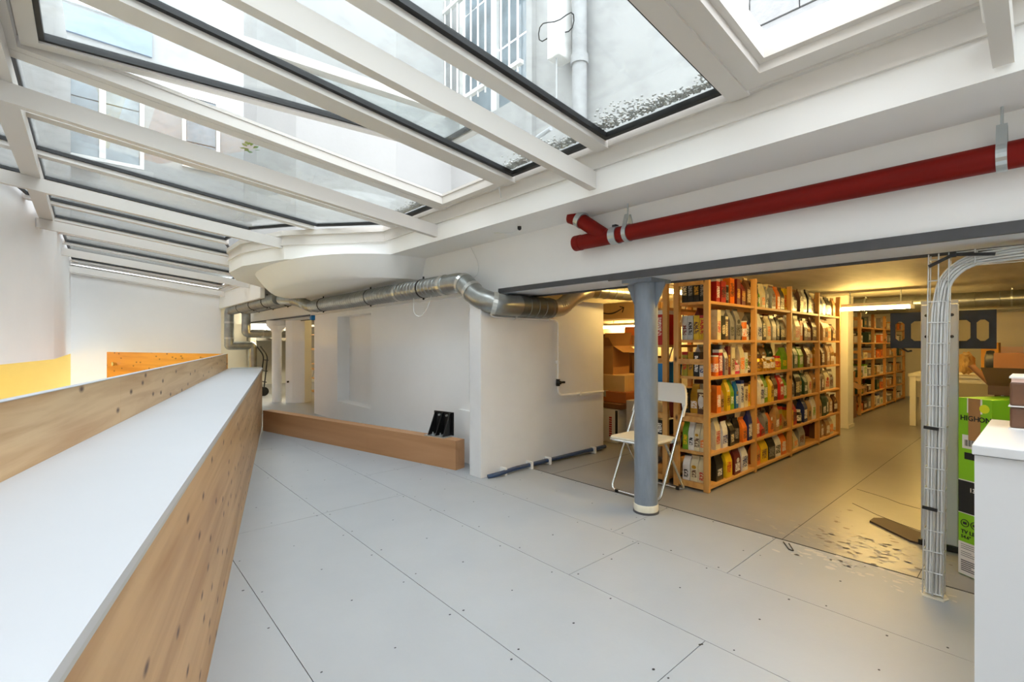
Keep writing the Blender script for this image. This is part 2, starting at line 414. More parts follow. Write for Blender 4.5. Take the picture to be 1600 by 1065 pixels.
# flange of the steel beam: pale underside, dark edges, with the step beside the column
fb = thing('trim_2', (2.98, 3, 1.62), kind='structure')
MB().box(2.80, 3.158, -3, 3.33, 1.645, 1.665).build('flange', M_flange, fb); MB().box(2.80, 3.158, 8.28, 12.4, 1.645, 1.665).build('flange', M_flange, fb)
MB().box(2.782, 2.80, -3, 2.10, 1.640, 1.690).build('edge_strip', M_dgrey, fb)
MB().box(2.786, 2.80, 2.10, 3.33, 1.648, 1.690).build('edge_strip', M_dgrey, fb)
MB().box(2.786, 2.80, 8.30, 12.2, 1.645, 1.675).build('edge_strip', M_dgrey, fb)
MB().box(3.158, 3.172, -3, 3.33, 1.630, 1.675).build('edge_strip', M_dgrey, fb)
MB().box(3.158, 3.172, 8.30, 12.2, 1.630, 1.675).build('edge_strip', M_dgrey, fb)

# ---- ceiling: soffit with fascia around the skylight, then rafters, purlin, bars
out = [(x, y) for x, y in BOW]
ce = MB()
for (a, ya), (b, yb) in zip(BOW, BOW[1:]): ce.prism([(a, ya), (3.3, ya), (3.3, yb), (b, yb)], 2.137, 2.292)
ceiling = ce.build('ceiling', M_fascia, kind='structure')
def offs(d):                                      # the edge line shifted along its normals
    r = []
    for i, (x, y) in enumerate(BOW):
        n = Vector((0, 0))
        for j in (i - 1, i):
            if 0 <= j < len(BOW) - 1:
                e = Vector(BOW[j + 1]) - Vector(BOW[j]); n += Vector((e.y, -e.x)).normalized()
        n.normalize(); r.append((x + n.x * d, y + n.y * d))
    return r
def band(d0, d1, z0, z1):
    a = offs(d0); b = offs(d1); m = MB()
    for i in range(len(a) - 1): m.prism([a[i], b[i], b[i + 1], a[i + 1]], z0, z1)
    return m
band(-0.018, 0.16, 2.292, 2.31).build('fascia_ledge', M_alu, ceiling)
band(-0.006, 0.16, 2.31, 2.40).build('fascia_upper', M_alu, ceiling)
band(-0.03, 0.16, 2.40, 2.455).build('eaves_rail', M_alu, ceiling)
band(0.16, 1.0, 2.292, 2.43).build('roof_ledge', M_facade, ceiling)

MB().box(2.19, 2.26, 8.95, 12.4, 1.965, 2.137).build('fascia_downstand', M_fascia, ceiling)
# the plaster underside of the oriel: a rounded bowl below the soffit
def halfring(rx, ry, z, n=28, cy=6.45, p=2.4):
    r = []
    for i in range(n + 1):
        a = -math.pi / 2 + math.pi * i / n
        cx_, sy_ = math.cos(a), math.sin(a)
        r.append((2.80 - rx * abs(cx_) ** (2 / p), cy + ry * math.copysign(abs(sy_) ** (2 / p), sy_), z))
    return r
rings = []
for k in range(9):
    t = k / 8
    rings.append(halfring(0.93 + 0.24 * t ** 0.7, 1.76 + 0.10 * t, 1.905 + 0.235 * t, p=2.3))
bm_ = MB(); bm_.loft(rings)
bm_.build('oriel_underside', M_wall, ceiling, smooth=True)

RAFT = [-1.75, 0.107, 1.93, 3.765, 5.78, 7.68, 9.72, 11.88]
for y in RAFT:
    x0 = xl(y); x1 = xr(y) - (0.0 if y < 4.8 else -0.01)
    m = MB(); m.prism([(x0, y - 0.027), (x1, y - 0.027), (x1, y + 0.027), (x0, y + 0.027)], zs(2.176), zs(2.286))
    m.build('rafter', M_alu, ceiling)
m = MB(); m.prism([(-0.43, -3), (-0.31, -3), (-0.31, 7.9), (-0.43, 7.7)], zs(2.288), zs(2.388)); m.build('purlin', M_alu, ceiling)
BARS = [-2.55, -1.68, -0.80, 0.08, 1.005, 1.84, 2.69, 3.60, 4.50, 5.43, 6.36, 7.26, 8.2, 9.1, 10.02, 11.0, 11.98, 12.35]
for y in BARS:
    x0 = xl(y); x1 = xr(y) - 0.02
    m = MB(); m.prism([(x0, y - 0.048), (x1, y - 0.048), (x1, y + 0.048), (x0, y + 0.048)], zs(2.39), zs(2.462)); m.build('glazing_bar', M_alu, ceiling)

def inset(q, w):
    """inset a convex quad in xy by w"""
    n = len(q); c = Vector((sum(p[0] for p in q) / n, sum(p[1] for p in q) / n)); lines = []
    for i in range(n):
        a = Vector(q[i]); b = Vector(q[(i + 1) % n]); d = (b - a).normalized(); nn = Vector((-d.y, d.x))
        if nn.dot(c - a) < 0: nn = -nn
        lines.append((a + nn * w, d))
    r = []
    for i in range(n):
        (p, d), (q2, e) = lines[i - 1], lines[i]
        den = d.x * e.y - d.y * e.x
        t = ((q2.x - p.x) * e.y - (q2.y - p.y) * e.x) / den
        r.append((p.x + d.x * t, p.y + d.y * t))
    return r
def ring(q, w, f0, f1):
    i_ = inset(q, w); m = MB()
    for k in range(4):
        j = (k + 1) % 4; m.prism([q[k], q[j], i_[j], i_[k]], f0, f1)
    return m
wn = 0
for y0, y1 in zip(BARS, BARS[1:]):
    a, b = y0 + 0.048, y1 - 0.048
    for side in ('right', 'left'):
        if side == 'right':
            ra, rb = xr(a) - 0.05, xr(b) - 0.05
            if y0 < 4.78 < y1: ra, rb = xr(a) - 0.05, xr(b) - 0.02
            q = [(max(-0.33, xl(a) + 0.03), a), (ra, a), (rb, b), (max(-0.33, xl(b) + 0.03), b)]
        else:
            if xl(b) > -0.47: continue
            q = [(xl(a) + 0.03, a), (-0.42, a), (-0.42, b), (xl(b) + 0.03, b)]
        wn += 1
        cx_ = sum(p[0] for p in q) / 4; cy_ = (a + b) / 2
        w = thing('window_%d' % wn, (cx_, cy_, 2.4 - SL * (cx_ - 2.37)), kind='structure')
        if side == 'right' and abs(y0 - 2.69) < 0.01:
            # vent with its sash standing open: hinged at the high end, raised at the eaves
            ring(q, 0.055, zs(2.392), zs(2.455)).build('frame', M_alu, w)
            ring(inset(q, 0.035), 0.03, zs(2.455), zs(2.475)).build('frame_rebate', M_alu, w)
            qs = inset(q, 0.068); hz = 2.405 - SL * (qs[0][0] - 2.37); up = 0.045
            f0 = lambda x, y: hz + up * (x - qs[0][0]); f1 = lambda x, y: hz + 0.05 + up * (x - qs[0][0])
            ring(qs, 0.07, f0, f1).build('sash', M_alu, w)
            ring(inset(qs, 0.07), 0.022, lambda x, y: f0(x, y) + 0.012, f1).build('gasket', M_gasket, w)
            MB().prism(inset(qs, 0.071), lambda x, y: f0(x, y) + 0.03, lambda x, y: f0(x, y) + 0.036).build('pane', M_glass, w)
            continue
        if side == 'right' and abs(y0 - 0.08) < 0.01:
            # vent standing wide open: only its deep frame crosses the view
            ring(q, 0.09, zs(2.40), zs(2.56)).build('frame', M_alu, w)
            ring(inset(q, 0.09), 0.03, zs(2.44), zs(2.56)).build('frame_rebate', M_alu, w)
            continue
        if side == 'right' and y0 < 4.4: ring(q, 0.03, zs(2.425), zs(2.455)).build('gasket', M_gasket, w); gi = 0.012
        else: ring(q, 0.022, zs(2.425), zs(2.455)).build('gasket', M_gasket, w); gi = 0.01
        MB().prism(inset(q, gi), zs(2.445), zs(2.451)).build('pane', M_glass, w)

# ---- storage room shell
MB().box(3.165, 13.9, -3, 15.2, -0.16, -0.004).build('floor_storage', M_store_floor, kind='structure')
fs_ = bpy.data.objects['floor_storage']
MB().box(3.16, 3.168, -3, 3.33, -0.1, 0.001).build('threshold_joint', M_sub, fs_)
jm = MB(); jm.box(3.17, 9.5, 1.085, 1.088, -0.004, -0.0032); jm.box(3.17, 3.45, 0.448, 0.451, -0.004, -0.0032); jm.box(3.17, 5.2, 3.02, 3.023, -0.004, -0.0032)
jm.build('floor_joint', M_sub, fs_)
ck = MB(); ck.tube([(4.72, 1.05, -0.003), (4.62, 0.84, -0.003), (4.54, 0.74, -0.003), (4.5, 0.62, -0.003)], 0.0014, 5)
ck.tube([(4.28, 0.98, -0.003), (4.12, 0.80, -0.003), (4.02, 0.64, -0.003), (3.95, 0.5, -0.003)], 0.0016, 5)
ck.build('floor_crack', M_sub, fs_)
def flakes(name, n, cx_, cy_, sx_, sy_, z, m, par, seed):
    r = random.Random(seed); f = MB()
    for _ in range(n):
        x, y = r.gauss(cx_, sx_), r.gauss(cy_, sy_); l = r.uniform(.008, .035); w = l * r.uniform(.25, .7); a0 = r.uniform(-.5, .5) + 1.5
        if x < 3.18 and par is fs_: continue
        if x > 3.15 and par is not fs_: continue
        pts = []
        for k in range(8):
            a = k * math.pi / 4; q_ = r.uniform(.5, 1.0); u, v = l * q_ * math.cos(a), w * q_ * math.sin(a)
            pts.append((x + u * math.cos(a0) - v * math.sin(a0), y + u * math.sin(a0) + v * math.cos(a0), z))
        f.add(pts, [tuple(range(8))])
    f.build(name, m, par, kind='stuff')
flakes('paint_wear', 170, 3.42, .72, .14, .2, -.0036, mat('bare_screed', (.66, .64, .60), .6), fs_, 5)
flakes('paint_wear_dark', 60, 3.55, .75, .18, .2, -.0034, mat('worn_grime', (.49, .46, .42), .7), fs_, 6)
flakes('paint_wear', 70, 3.07, .68, .06, .2, .0005, mat('bare_screed_pale', (.74, .73, .71), .6), floor, 8)
MB().box(3.158, 13.9, -3.0, 15.2, 1.86, 2.0).build('ceiling_storage', M_store_ceil, kind='structure')
MB().box(13.7, 13.9, -3, 15.2, 0, 1.86).build('wall_storage_end', M_cream, kind='structure')
MB().box(6.9, 7.05, 2.55, 8.0, 0, 1.86).build('wall_storage_nook', M_cream, kind='structure')
MB().box(2.23, 13.7, 15.0, 15.2, 0, 1.9).build('wall_far_room', M_cream, kind='structure')
MB().box(7.05, 13.7, 2.75, 2.9, 0, 1.86).build('wall_storage_side', M_cream, kind='structure')
MB().box(2.1, 2.9, 13.1, 13.25, 0, 2.1).build('wall_far_return', M_cream, kind='structure')
MB().box(2.05, 2.23, 12.62, 15.2, 0, 2.1).build('wall_far_side', M_cream, kind='structure')
MB().box(2.05, 3.2, 12.6, 15.2, 2.0, 2.1).build('ceiling_far', M_cream, kind='structure')
MB().box(3.2, 6.9, 8.3, 8.45, 0, 1.86).build('wall_far_partition', M_cream, kind='structure')
MB().box(2.2, 3.17, 12.4, 15.2, -0.16, -0.006).build('floor_far', M_floor, kind='structure')

# ================================================================== COURTYARD OUTSIDE
def facade_window(par, axis, pos, a0, a1, z0, z1, depth, nx=2, nz=3):
    """casement set in an opening of a facade in plane axis = pos, outward offset depth"""
    def bx(m, s0, s1, d0, d1, zz0, zz1):
        if axis == 'x': m.box(pos + d0, pos + d1, s0, s1, zz0, zz1)
        else: m.box(s0, s1, pos + d0, pos + d1, zz0, zz1)
        return m
    t = 0.07; f = MB()
    bx(f, a0, a1, depth - 0.06, depth, z0, z0 + t); bx(f, a0, a1, depth - 0.06, depth, z1 - t, z1)
    bx(f, a0, a0 + t, depth - 0.06, depth, z0 + t, z1 - t); bx(f, a1 - t, a1, depth - 0.06, depth, z0 + t, z1 - t)
    for i in range(1, nx):
        s = a0 + (a1 - a0) * i / nx; bx(f, s - 0.05, s + 0.05, depth - 0.07, depth, z0 + t, z1 - t)
    fo = f.build('window', M_white, par)
    for i in range(nx):
        s0 = a0 + t + (a1 - a0 - 2 * t) * i / nx; s1 = a0 + t + (a1 - a0 - 2 * t) * (i + 1) / nx
        for k in range(nz):
            zz0 = z0 + t + (z1 - z0 - 2 * t) * k / nz; zz1 = z0 + t + (z1 - z0 - 2 * t) * (k + 1) / nz
            bx(MB(), s0 + 0.012, s1 - 0.012, depth - 0.03, depth - 0.02, zz0 + 0.012, zz1 - 0.012).build('pane', M_winglass, fo)
WA = (3.50, 4.86, 3.72, 6.0)
fr = MB(); fr.box(3.3, 3.7, 1.334, WA[0], 2.45, 6.6); fr.box(3.3, 3.7, WA[1], 12.4, 2.45, 6.6)
fr.box(3.3, 3.7, WA[0], WA[1], 2.45, WA[2]); fr.box(3.3, 3.7, WA[0], WA[1], WA[3], 6.6)
fac = fr.build('courtyard_facade', M_facade, label='white rendered courtyard facade with barred window above the gravel ledge', cat='building')
facade_window(fac, 'x', 3.3, WA[0], WA[1], WA[2], WA[3], 0.2, 2, 3)
MB().box(3.24, 3.3, 3.36, 3.44, 2.45, 6.6).build('render_band', M_facade, fac)
rl = MB(); rl.hexa((3.2, 3.46, 5.16), (3.2, 4.92, 5.16), 0.05, 0.04); rl.hexa((3.2, 3.46, 3.98), (3.2, 4.92, 3.98), 0.05, 0.04)
rail = rl.build('window_rail', M_white, fac)
for i in range(11):
    y = 3.52 + i * 0.13; MB().tube([(3.2, y, 3.9), (3.2, y, 5.3)], 0.011, 8).build('rail_bar', M_white, rail)
# old painted stone wall further right, course by course
fo2 = MB().box(3.32, 3.7, -3.0, 1.33, 2.45, 5.2).build('stone_facade', M_facade2, label='old cracked white painted stone wall above the open roof vent', cat='building')
zc = 2.48
row = 0
while zc < 4.4:
    h = rnd.uniform(0.13, 0.2); y = -1.2 - (row % 2) * 0.25
    while y < 1.30:
        w = min(rnd.uniform(0.35, 0.7), 1.325 - y)
        if w > 0.06: MB().box(3.32 - rnd.uniform(0.005, 0.035), 3.32, y + 0.004, y + w - 0.004, zc + 0.004, zc + h - 0.004).build('stone', M_facade2, fo2)
        y += w
    zc += h; row += 1
# oriel tower over the bow
tw = offs(0.17); tp = [(tw[i][0], tw[i][1]) for i in range(1, 7)]
tow = MB().prism(tp + [(3.3, tp[-1][1]), (3.3, tp[0][1])], 2.43, 6.9).build('oriel_tower', M_facade, label='white polygonal oriel tower rising above the bow of the skylight', cat='building')
MB().prism([tw[1], tw[2], (tw[2][0] - .02, tw[2][1] - .02), (tw[1][0] - .02, tw[1][1] - .02)], 6.2, 6.3).build('string_course', M_facade, tow)
# facade across the end of the courtyard
fe = MB().box(-2.0, 3.7, 12.42, 12.9, 2.75, 9.2).build('end_facade', M_facade3, label='pale facade closing the courtyard above the far white wall', cat='building')
MB().box(-0.60, 0.98, 12.36, 12.42, 7.12, 7.62).build('spandrel', M_bluepanel, fe)
MB().box(-0.80, -0.62, 12.32, 12.42, 3.0, 9.2).build('stone_pilaster', M_stone, fe)
facade_window(fe, 'y', 12.42, -0.45, 0.85, 4.75, 6.55, -0.0, 2, 3)
facade_window(fe, 'y', 12.42, -0.45, 0.85, 7.7, 9.1, -0.0, 2, 2)
MB().box(-0.6, 1.0, 12.3, 12.42, 4.6, 4.72).build('window_sill', M_facade, fe)
facade_window(fe, 'y', 12.42, 1.5, 2.2, 5.0, 6.6, -0.0, 1, 3)
# upper part of the left neighbour
fl2 = MB(); fl2.prism(wl + [(wl[2][0] - 0.5, 12.4), (wl[1][0] - 0.5, 8.37), (wl[0][0] - 0.5, -3)], 2.9, 6.4)
fl2.build('neighbour_facade', M_facade, label='blank white facade of the neighbour rising beyond the high side of the glass', cat='building')
# rain pipe, meter box, wires
rp_ = thing('rain_pipe', (3.22, 2.72, 2.43), 'peeling white rain pipe on the courtyard facade', 'pipe')
MB().tube([(3.2, 2.72, 2.43), (3.2, 2.72, 6.4)], 0.065, 16).build('pipe', M_facade2, rp_, smooth=True)
MB().tube([(3.2, 2.72, 3.62), (3.2, 2.72, 3.70)], 0.078, 16).build('collar', M_facade2, rp_, smooth=True)
eb = thing('meter_box', (3.15, 2.93, 3.72), 'small white electrical box tied to the rain pipe', 'electrical box')
MB().box(3.06, 3.24, 2.84, 2.98, 3.72, 4.28).build('case', M_white, eb, bevel=0.012)
w_ = MB(); w_.tube([(3.05 + 0.1 * math.cos(a), 2.86 + 0.19 * math.sin(a), 3.95 + 0.03 * math.sin(3 * a)) for a in [i * 0.35 for i in range(20)]], 0.005, 6)
w_.build('tie_wire', M_black, eb)
MB().tube([(3.1, 2.9, 3.72), (3.1, 2.9, 3.3), (3.1, 2.97, 3.22)], 0.006, 6).build('lead', M_panel, eb)
cb = MB(); cb.tube(fillet([(3.2, 3.25, 2.95), (3.15, 3.22, 3.12), (3.1, 2.97, 3.12)], 0.06), 0.02, 10)
cb.build('cable_elbow', M_panel, label='short grey conduit elbow beneath the electrical box outside', cat='pipe', smooth=True)
# gravel along the eaves
gv = MB(); rg = random.Random(3)
for i in range(4200):
    y = rg.uniform(1.09, 4.42); x = 2.305 - abs(rg.gauss(0, 0.055 + 0.02 * math.sin(y * 9))); s = rg.uniform(0.005, 0.011)
    if min(abs(y - b_) for b_ in BARS) < 0.07 or 2.65 < y < 3.65 or x < 2.0: continue
    z = 2.455 - SL * (x - 2.37) + rg.uniform(0, 0.012)
    gv.add([(x + s, y, z), (x, y + s, z), (x - s, y, z), (x, y - s, z), (x, y, z + s * 0.8), (x, y, z - s * 0.6)],
           [(0, 1, 4), (1, 2, 4), (2, 3, 4), (3, 0, 4), (1, 0, 5), (2, 1, 5), (3, 2, 5), (0, 3, 5)])
gv.build('gravel', M_gravel, label='loose pale grit lying on the low edge of the roof glass', cat='gravel', kind='stuff')
# plant and black lamp on the oriel
pl = thing('wall_plant', (1.44, 6.3, 3.36), 'small green sprig growing out of the facade beyond the open sash', 'plant')
for k in range(16):
    a = rnd.uniform(0, 6.28); l = rnd.uniform(0.05, 0.16); c0 = Vector((1.44, 6.3, 3.5)); d = Vector((math.cos(a) * l, math.sin(a) * l, rnd.uniform(-0.02, 0.12)))
    p = c0 + d; sd = Vector((-math.sin(a), math.cos(a), 0)) * 0.03; o2 = d.normalized() * 0.04
    MB().add([p - o2, p + sd, p + o2, p - sd], [(0, 1, 2, 3)]).build('leaf', M_green, pl)

# ================================================================== COUNTER, BOARDS, CURB
ROTD = R(90 - 15.63)                              # local x runs along the counter
ct = thing('counter', (0.122, 1.282, 0), 'long white topped counter clad in knotty pine running away on the left', 'counter', rotz=ROTD)
def cl(m, name, ma, **k): return m.build(name, ma, ct, local=True, **k)
cl(MB().box(-2.6, 6.62, 0.0, 0.437, 0.812, 0.83), 'worktop', M_lam)
cl(MB().box(-2.6, 6.62, 0.004, 0.437, 0.796, 0.812), 'worktop_edge', M_lamedge)
for a, b in ((-2.6, -0.55), (-0.55, 1.9), (1.9, 4.3), (4.3, 6.60)):
    cl(MB().box(a + 0.0008, b - 0.0008, 0.006, 0.03, 0, 0.796), 'front_panel', M_ply)
cl(MB().box(6.58, 6.60, 0.03, 0.44, 0, 0.796), 'end_panel', M_ply)
cl(MB().box(6.5, 6.62, 0.02, 0.40, 0.83, 0.842), 'worktop_lip', M_lamedge)
for a, b in ((-2.6, -0.9), (-0.9, 1.52), (1.52, 3.9), (3.9, 6.42)):
    cl(MB().box(a + 0.0008, b - 0.0008, 0.438, 0.462, -0.2, 1.041), 'upstand_board', M_pine)
cl(MB().box(-2.6, 6.42, 0.436, 0.464, 1.041, 1.0435), 'upstand_edge', M_lam)
# boards around the stair head, warm light put into their orange colour
A0, A1 = Vector((1.47, 7.72, 0)), Vector((0.256, 10.763, 0)); L_ = (A1 - A0).length; an = math.atan2(A1.y - A0.y, A1.x - A0.x)
sb = thing('stair_parapet', A0, 'board parapet coloured orange for warm light beyond the end of the white counter', 'parapet', rotz=an)
for a, b in ((0, 1.05), (1.05, 2.2), (2.2, L_)): MB().box(a + 0.001, b - 0.001, 0, 0.03, -0.6, 1.04).build('board', M_orange_lit, sb, local=True)
kb = MB(); kb.tube([(L_ - 0.32, 0.03, 0.84), (L_ - 0.32, 0.09, 0.84)], [0.02, 0.035], 12); kb.build('knob', M_chrome, sb, local=True, smooth=True)
# curb in front of the recessed wall
B0, B1 = Vector((2.578, 3.703, 0)), Vector((1.774, 7.12, 0)); bl = (B1 - B0).length; ba = math.atan2(B1.y - B0.y, B1.x - B0.x)
cu_ = thing('plywood_curb', B0, 'low brown plywood curb standing along the recessed white wall', 'curb', rotz=ba)
for a, b in ((0, 1.28), (1.28, bl)): MB().box(a + 0.001, b - 0.001, -0.012, 0, 0, 0.262).build('front_board', M_curb, cu_, local=True)
MB().box(0, 0.012, -0.125, -0.013, 0, 0.262).build('end_board', M_curb, cu_, local=True)
MB().box(0.0, bl, -0.125, 0.002, 0.262, 0.275).build('top_board', M_curb, cu_, local=True)
MB().box(0.02, bl, -0.12, -0.02, 0, 0.26).build('core', M_curb, cu_, local=True)
# black bracket bolted to curb and wall
bk = thing('steel_bracket', B0 + Vector((-0.035, 0.30, 0.275)), 'black ribbed steel bracket bolted on top of the plywood curb', 'bracket', rotz=ba)
MB().box(-0.13, 0.13, -0.13, 0.02, 0, 0.01).build('base_plate', M_zinc, bk, local=True)
MB().box(-0.13, 0.13, -0.13, -0.118, 0.01, 0.235).build('back_plate', M_black, bk, local=True)
for i in (-0.1, 0.0, 0.1):
    MB().add([(i - 0.005, -0.118, 0.01), (i - 0.005, 0.0, 0.01), (i - 0.005, -0.1, 0.225), (i - 0.005, -0.118, 0.225), (i + 0.005, -0.118, 0.01), (i + 0.005, 0.0, 0.01), (i + 0.005, -0.1, 0.225), (i + 0.005, -0.118, 0.225)],
             [(0, 1, 2, 3), (7, 6, 5, 4), (0, 4, 5, 1), (1, 5, 6, 2), (2, 6, 7, 3), (3, 7, 4, 0)]).build('rib', M_black, bk, local=True)
for i in (-0.05, 0.05):
    MB().lathe([(0.012, 0), (0.012, 0.012), (0.006, 0.013), (0.006, 0.03)], (i, -0.02, 0.01), 6).build('bolt', M_zinc, bk, local=True)
    MB().tube([(i, -0.118, 0.2), (i, -0.1, 0.2)], 0.011, 6).build('bolt', M_zinc, bk, local=True)

# ================================================================== COLUMN
cx0, cy0 = 2.965, 1.905
co = thing('steel_column', (cx0, cy0, 0), 'round blue grey painted steel column under the white lintel', 'column')
MB().lathe([(0.081, 0.0), (0.081, 1.62)], (cx0, cy0, 0), 32).build('shaft', M_col, co, smooth=True)
MB().lathe([(0.0835, 0.012), (0.085, 0.02), (0.085, 0.058), (0.0825, 0.062)], (cx0, cy0, 0), 32).build('painted_collar', M_seat, co, smooth=True)
MB().lathe([(0.09, 0.0), (0.088, 0.014)], (cx0, cy0, 0), 32).build('base_ring', M_dgrey, co, smooth=True)
MB().box(2.85, 3.10, 1.79, 2.03, 1.62, 1.645).build('cap_plate', M_col, co)
for s in (-1, 1):
    MB().prism([(cx0 - 0.006, cy0 + s * 0.08), (cx0 + 0.006, cy0 + s * 0.08), (cx0 + 0.006, cy0 + s * 0.15), (cx0 - 0.006, cy0 + s * 0.15)], lambda x, y: 1.44 if abs(y - cy0) < 0.1 else 1.60, 1.62).build('gusset', M_col, co)

# ================================================================== DUCTS AND PIPES
def duct(path, r, ridge=0.055, name='duct_run', par=None, m=M_galv, seg=20):
    """spiral duct: resampled path with raised seams"""
    P = [Vector(p) for p in path]; pts = []; rad = []; acc = 0.0
    for a, b in zip(P, P[1:]):
        L = (b - a).length; t = (b - a) / L; s = 0.0
        while True:
            nxt = ridge - acc
            if s + nxt > L - 0.008: acc += L - s; break
            s += nxt; acc = 0
            for d, rr in ((-0.005, r), (-0.002, r + 0.004), (0.002, r + 0.004), (0.005, r)): pts.append(a + t * (s + d)); rad.append(rr)
        pts.append(b); rad.append(r)
    pts.insert(0, P[0]); rad.insert(0, r)
    return MB().tube(pts, rad, seg).build(name, m, par, smooth=True)
def clamp(par, c, ax, r, m=M_black, w=0.018, name='clamp'):
    c = Vector(c); ax = Vector(ax).normalized(); k = MB().tube([c - ax * w / 2, c + ax * w / 2], r + 0.007, 20)
    if name == 'clamp':
        k.hexa(c + Vector((0, 0, r)), c + Vector((0, 0, r + 0.03)), 0.014, 0.014); k.hexa(c - Vector((0, 0, r)), c - Vector((0, 0, r + 0.022)), 0.014, 0.014)
    return k.build(name, m, par, smooth=False)
dx, dz, dr = 2.62, 1.765, 0.095
d1 = thing('spiral_duct', (dx, 5.5, dz - dr), 'long galvanised spiral duct running along the white wall under the oriel bulge', 'duct')
duct([(dx, 7.55, dz), (dx, 3.86, dz)], dr, 0.07, par=d1)
for y in (7.2, 5.6, 4.35): clamp(d1, (dx, y, dz), (0, 1, 0), dr)
for y in (4.85, 3.95): clamp(d1, (dx, y, dz), (0, 1, 0), dr, M_galvd, 0.05, 'sleeve')
el = fillet([(dx, 3.86, dz), (dx, 3.62, dz), (dx + 0.0, 3.45, 1.62), (dx + 0.02, 3.215, 1.535), (dx + 0.3, 3.215, 1.535)], 0.16, 6)
MB().tube(el, dr, 20).build('elbow', M_galv, d1, smooth=True)
for i in (4, 9, len(el) - 5):
    clamp(d1, el[i], el[i + 1] - el[i], dr, M_galvd, 0.04, 'sleeve')
duct([(dx + 0.3, 3.215, 1.535), (3.36, 3.215, 1.535)], dr, 0.1, 'cross_run', d1, mat('dark_galvanised', (0.47, 0.48, 0.47), 0.35, 0.8, var=0.15, vscale=6))
fx = fillet([(3.36, 3.215, 1.535), (3.5, 3.215, 1.54), (3.66, 3.2, 1.66), (3.9, 3.2, 1.745)], 0.1, 8)
MB().tube(fx, [dr * 0.85 + 0.006 * (i % 2) for i in range(len(fx))], 18).build('flexible_bend', M_galvd, d1, smooth=True)
duct([(3.9, 3.2, 1.745), (4.55, 3.12, 1.745)], 0.075, 0.12, 'storage_run', d1)
fe_ = fillet([(dx, 7.55, dz), (dx, 7.75, dz), (2.52, 8.05, 1.88), (2.40, 8.5, 1.92)], 0.14, 12)
MB().tube(fe_, [0.088 if i % 2 else 0.08 for i in range(len(fe_))], 18).build('flexible_elbow', M_galv, d1)
# far pair of ducts turning down at the back wall
d2 = thing('outer_duct', (2.33, 10.3, 1.75), 'ribbed outer duct under the far fascia, dropping down the back corner', 'duct')
duct([(2.36, 8.55, 1.93), (2.36, 11.95, 1.92)], 0.10, 0.05, par=d2)
for y in (9.2, 10.1, 11.1): clamp(d2, (2.36, y, 1.925), (0, 1, 0), 0.1)
MB().tube(fillet([(2.36, 11.95, 1.92), (2.34, 12.15, 1.92), (2.34, 12.15, 1.15), (2.34, 12.15, 1.13), (2.75, 12.2, 1.13), (2.82, 12.2, 1.13), (2.82, 12.2, 0.0)], 0.13), 0.095, 18).build('drop', M_galv, d2, smooth=True)
for z in (1.65, 1.3): clamp(d2, (2.34, 12.15, z), (0, 0, 1), 0.095, M_galvd, 0.04, 'sleeve')
clamp(d2, (2.82, 12.2, 0.62), (0, 0, 1), 0.095)
d3 = thing('inner_duct', (2.62, 10, 1.75), 'ribbed inner duct against the far lintel, turning into the far room', 'duct')
duct([(2.62, 8.42, 1.94), (2.62, 11.7, 1.92)], 0.09, 0.05, par=d3)
for y in (8.9, 9.8, 10.8): clamp(d3, (2.62, y, 1.93), (0, 1, 0), 0.09)
MB().tube(fillet([(2.62, 11.7, 1.92), (2.62, 11.88, 1.92), (2.62, 11.88, 1.42), (2.7, 11.9, 1.40), (3.75, 11.95, 1.40), (3.85, 12.0, 1.40), (3.85, 12.6, 1.35)], 0.14), 0.09, 18).build('drop', M_galv, d3, smooth=True)
for x in (2.95, 3.3): clamp(d3, (x, 11.92, 1.40), (1, 0, 0), 0.09, M_galvd, 0.05, 'sleeve')
# red drain pipe
rx_, rz_, rr_ = 2.715, 1.938, 0.054
rd = thing('red_drain_pipe', (rx_, 1, rz_ - rr_), 'dark red cast iron drain pipe slung below the soffit above the opening', 'pipe')
MB().tube([(rx_, -3, rz_), (rx_, 2.30, rz_)], rr_, 28).build('pipe', M_red, rd, smooth=True)
MB().tube([(rx_, 2.29, rz_), (rx_, 2.345, rz_), (rx_, 2.347, rz_)], [rr_ + 0.003, rr_ + 0.003, rr_ - 0.006], 28).build('end_cap', M_red, rd, smooth=True)
MB().tube([(rx_, 2.06, rz_ + 0.0), (rx_ - 0.03, 2.27, rz_ + 0.155), (rx_ - 0.045, 2.355, rz_ + 0.195)], rr_ * 0.95, 24).build('branch', M_red, rd, smooth=True)
clamp(rd, (rx_ - 0.030, 2.27, rz_ + 0.158), (-0.02, 0.21, 0.15), rr_, M_zinc, 0.04, 'coupling')
clamp(rd, (rx_, 1.985, rz_), (0, 1, 0), rr_, M_zinc, 0.055, 'coupling')
MB().box(rx_ - 0.02, rx_ + 0.015, 1.97, 2.0, rz_ + rr_ + 0.004, rz_ + rr_ + 0.018).build('coupling_screw', M_black, rd)
for y in (1.885, 0.125):
    s = MB().tube([(rx_, y - 0.016, rz_), (rx_, y + 0.016, rz_)], rr_ + 0.006, 24)
    for sx in (-1, 1): s.hexa((rx_ + sx * (rr_ + 0.002), y, rz_), (rx_ + sx * 0.012, y, rz_ + 0.125), 0.006, 0.032, (0, 1, 0))
    s.tube([(rx_, y, rz_ + 0.115), (rx_, y, 2.137)], 0.005, 8)
    s.build('hanger', M_zinc, rd)
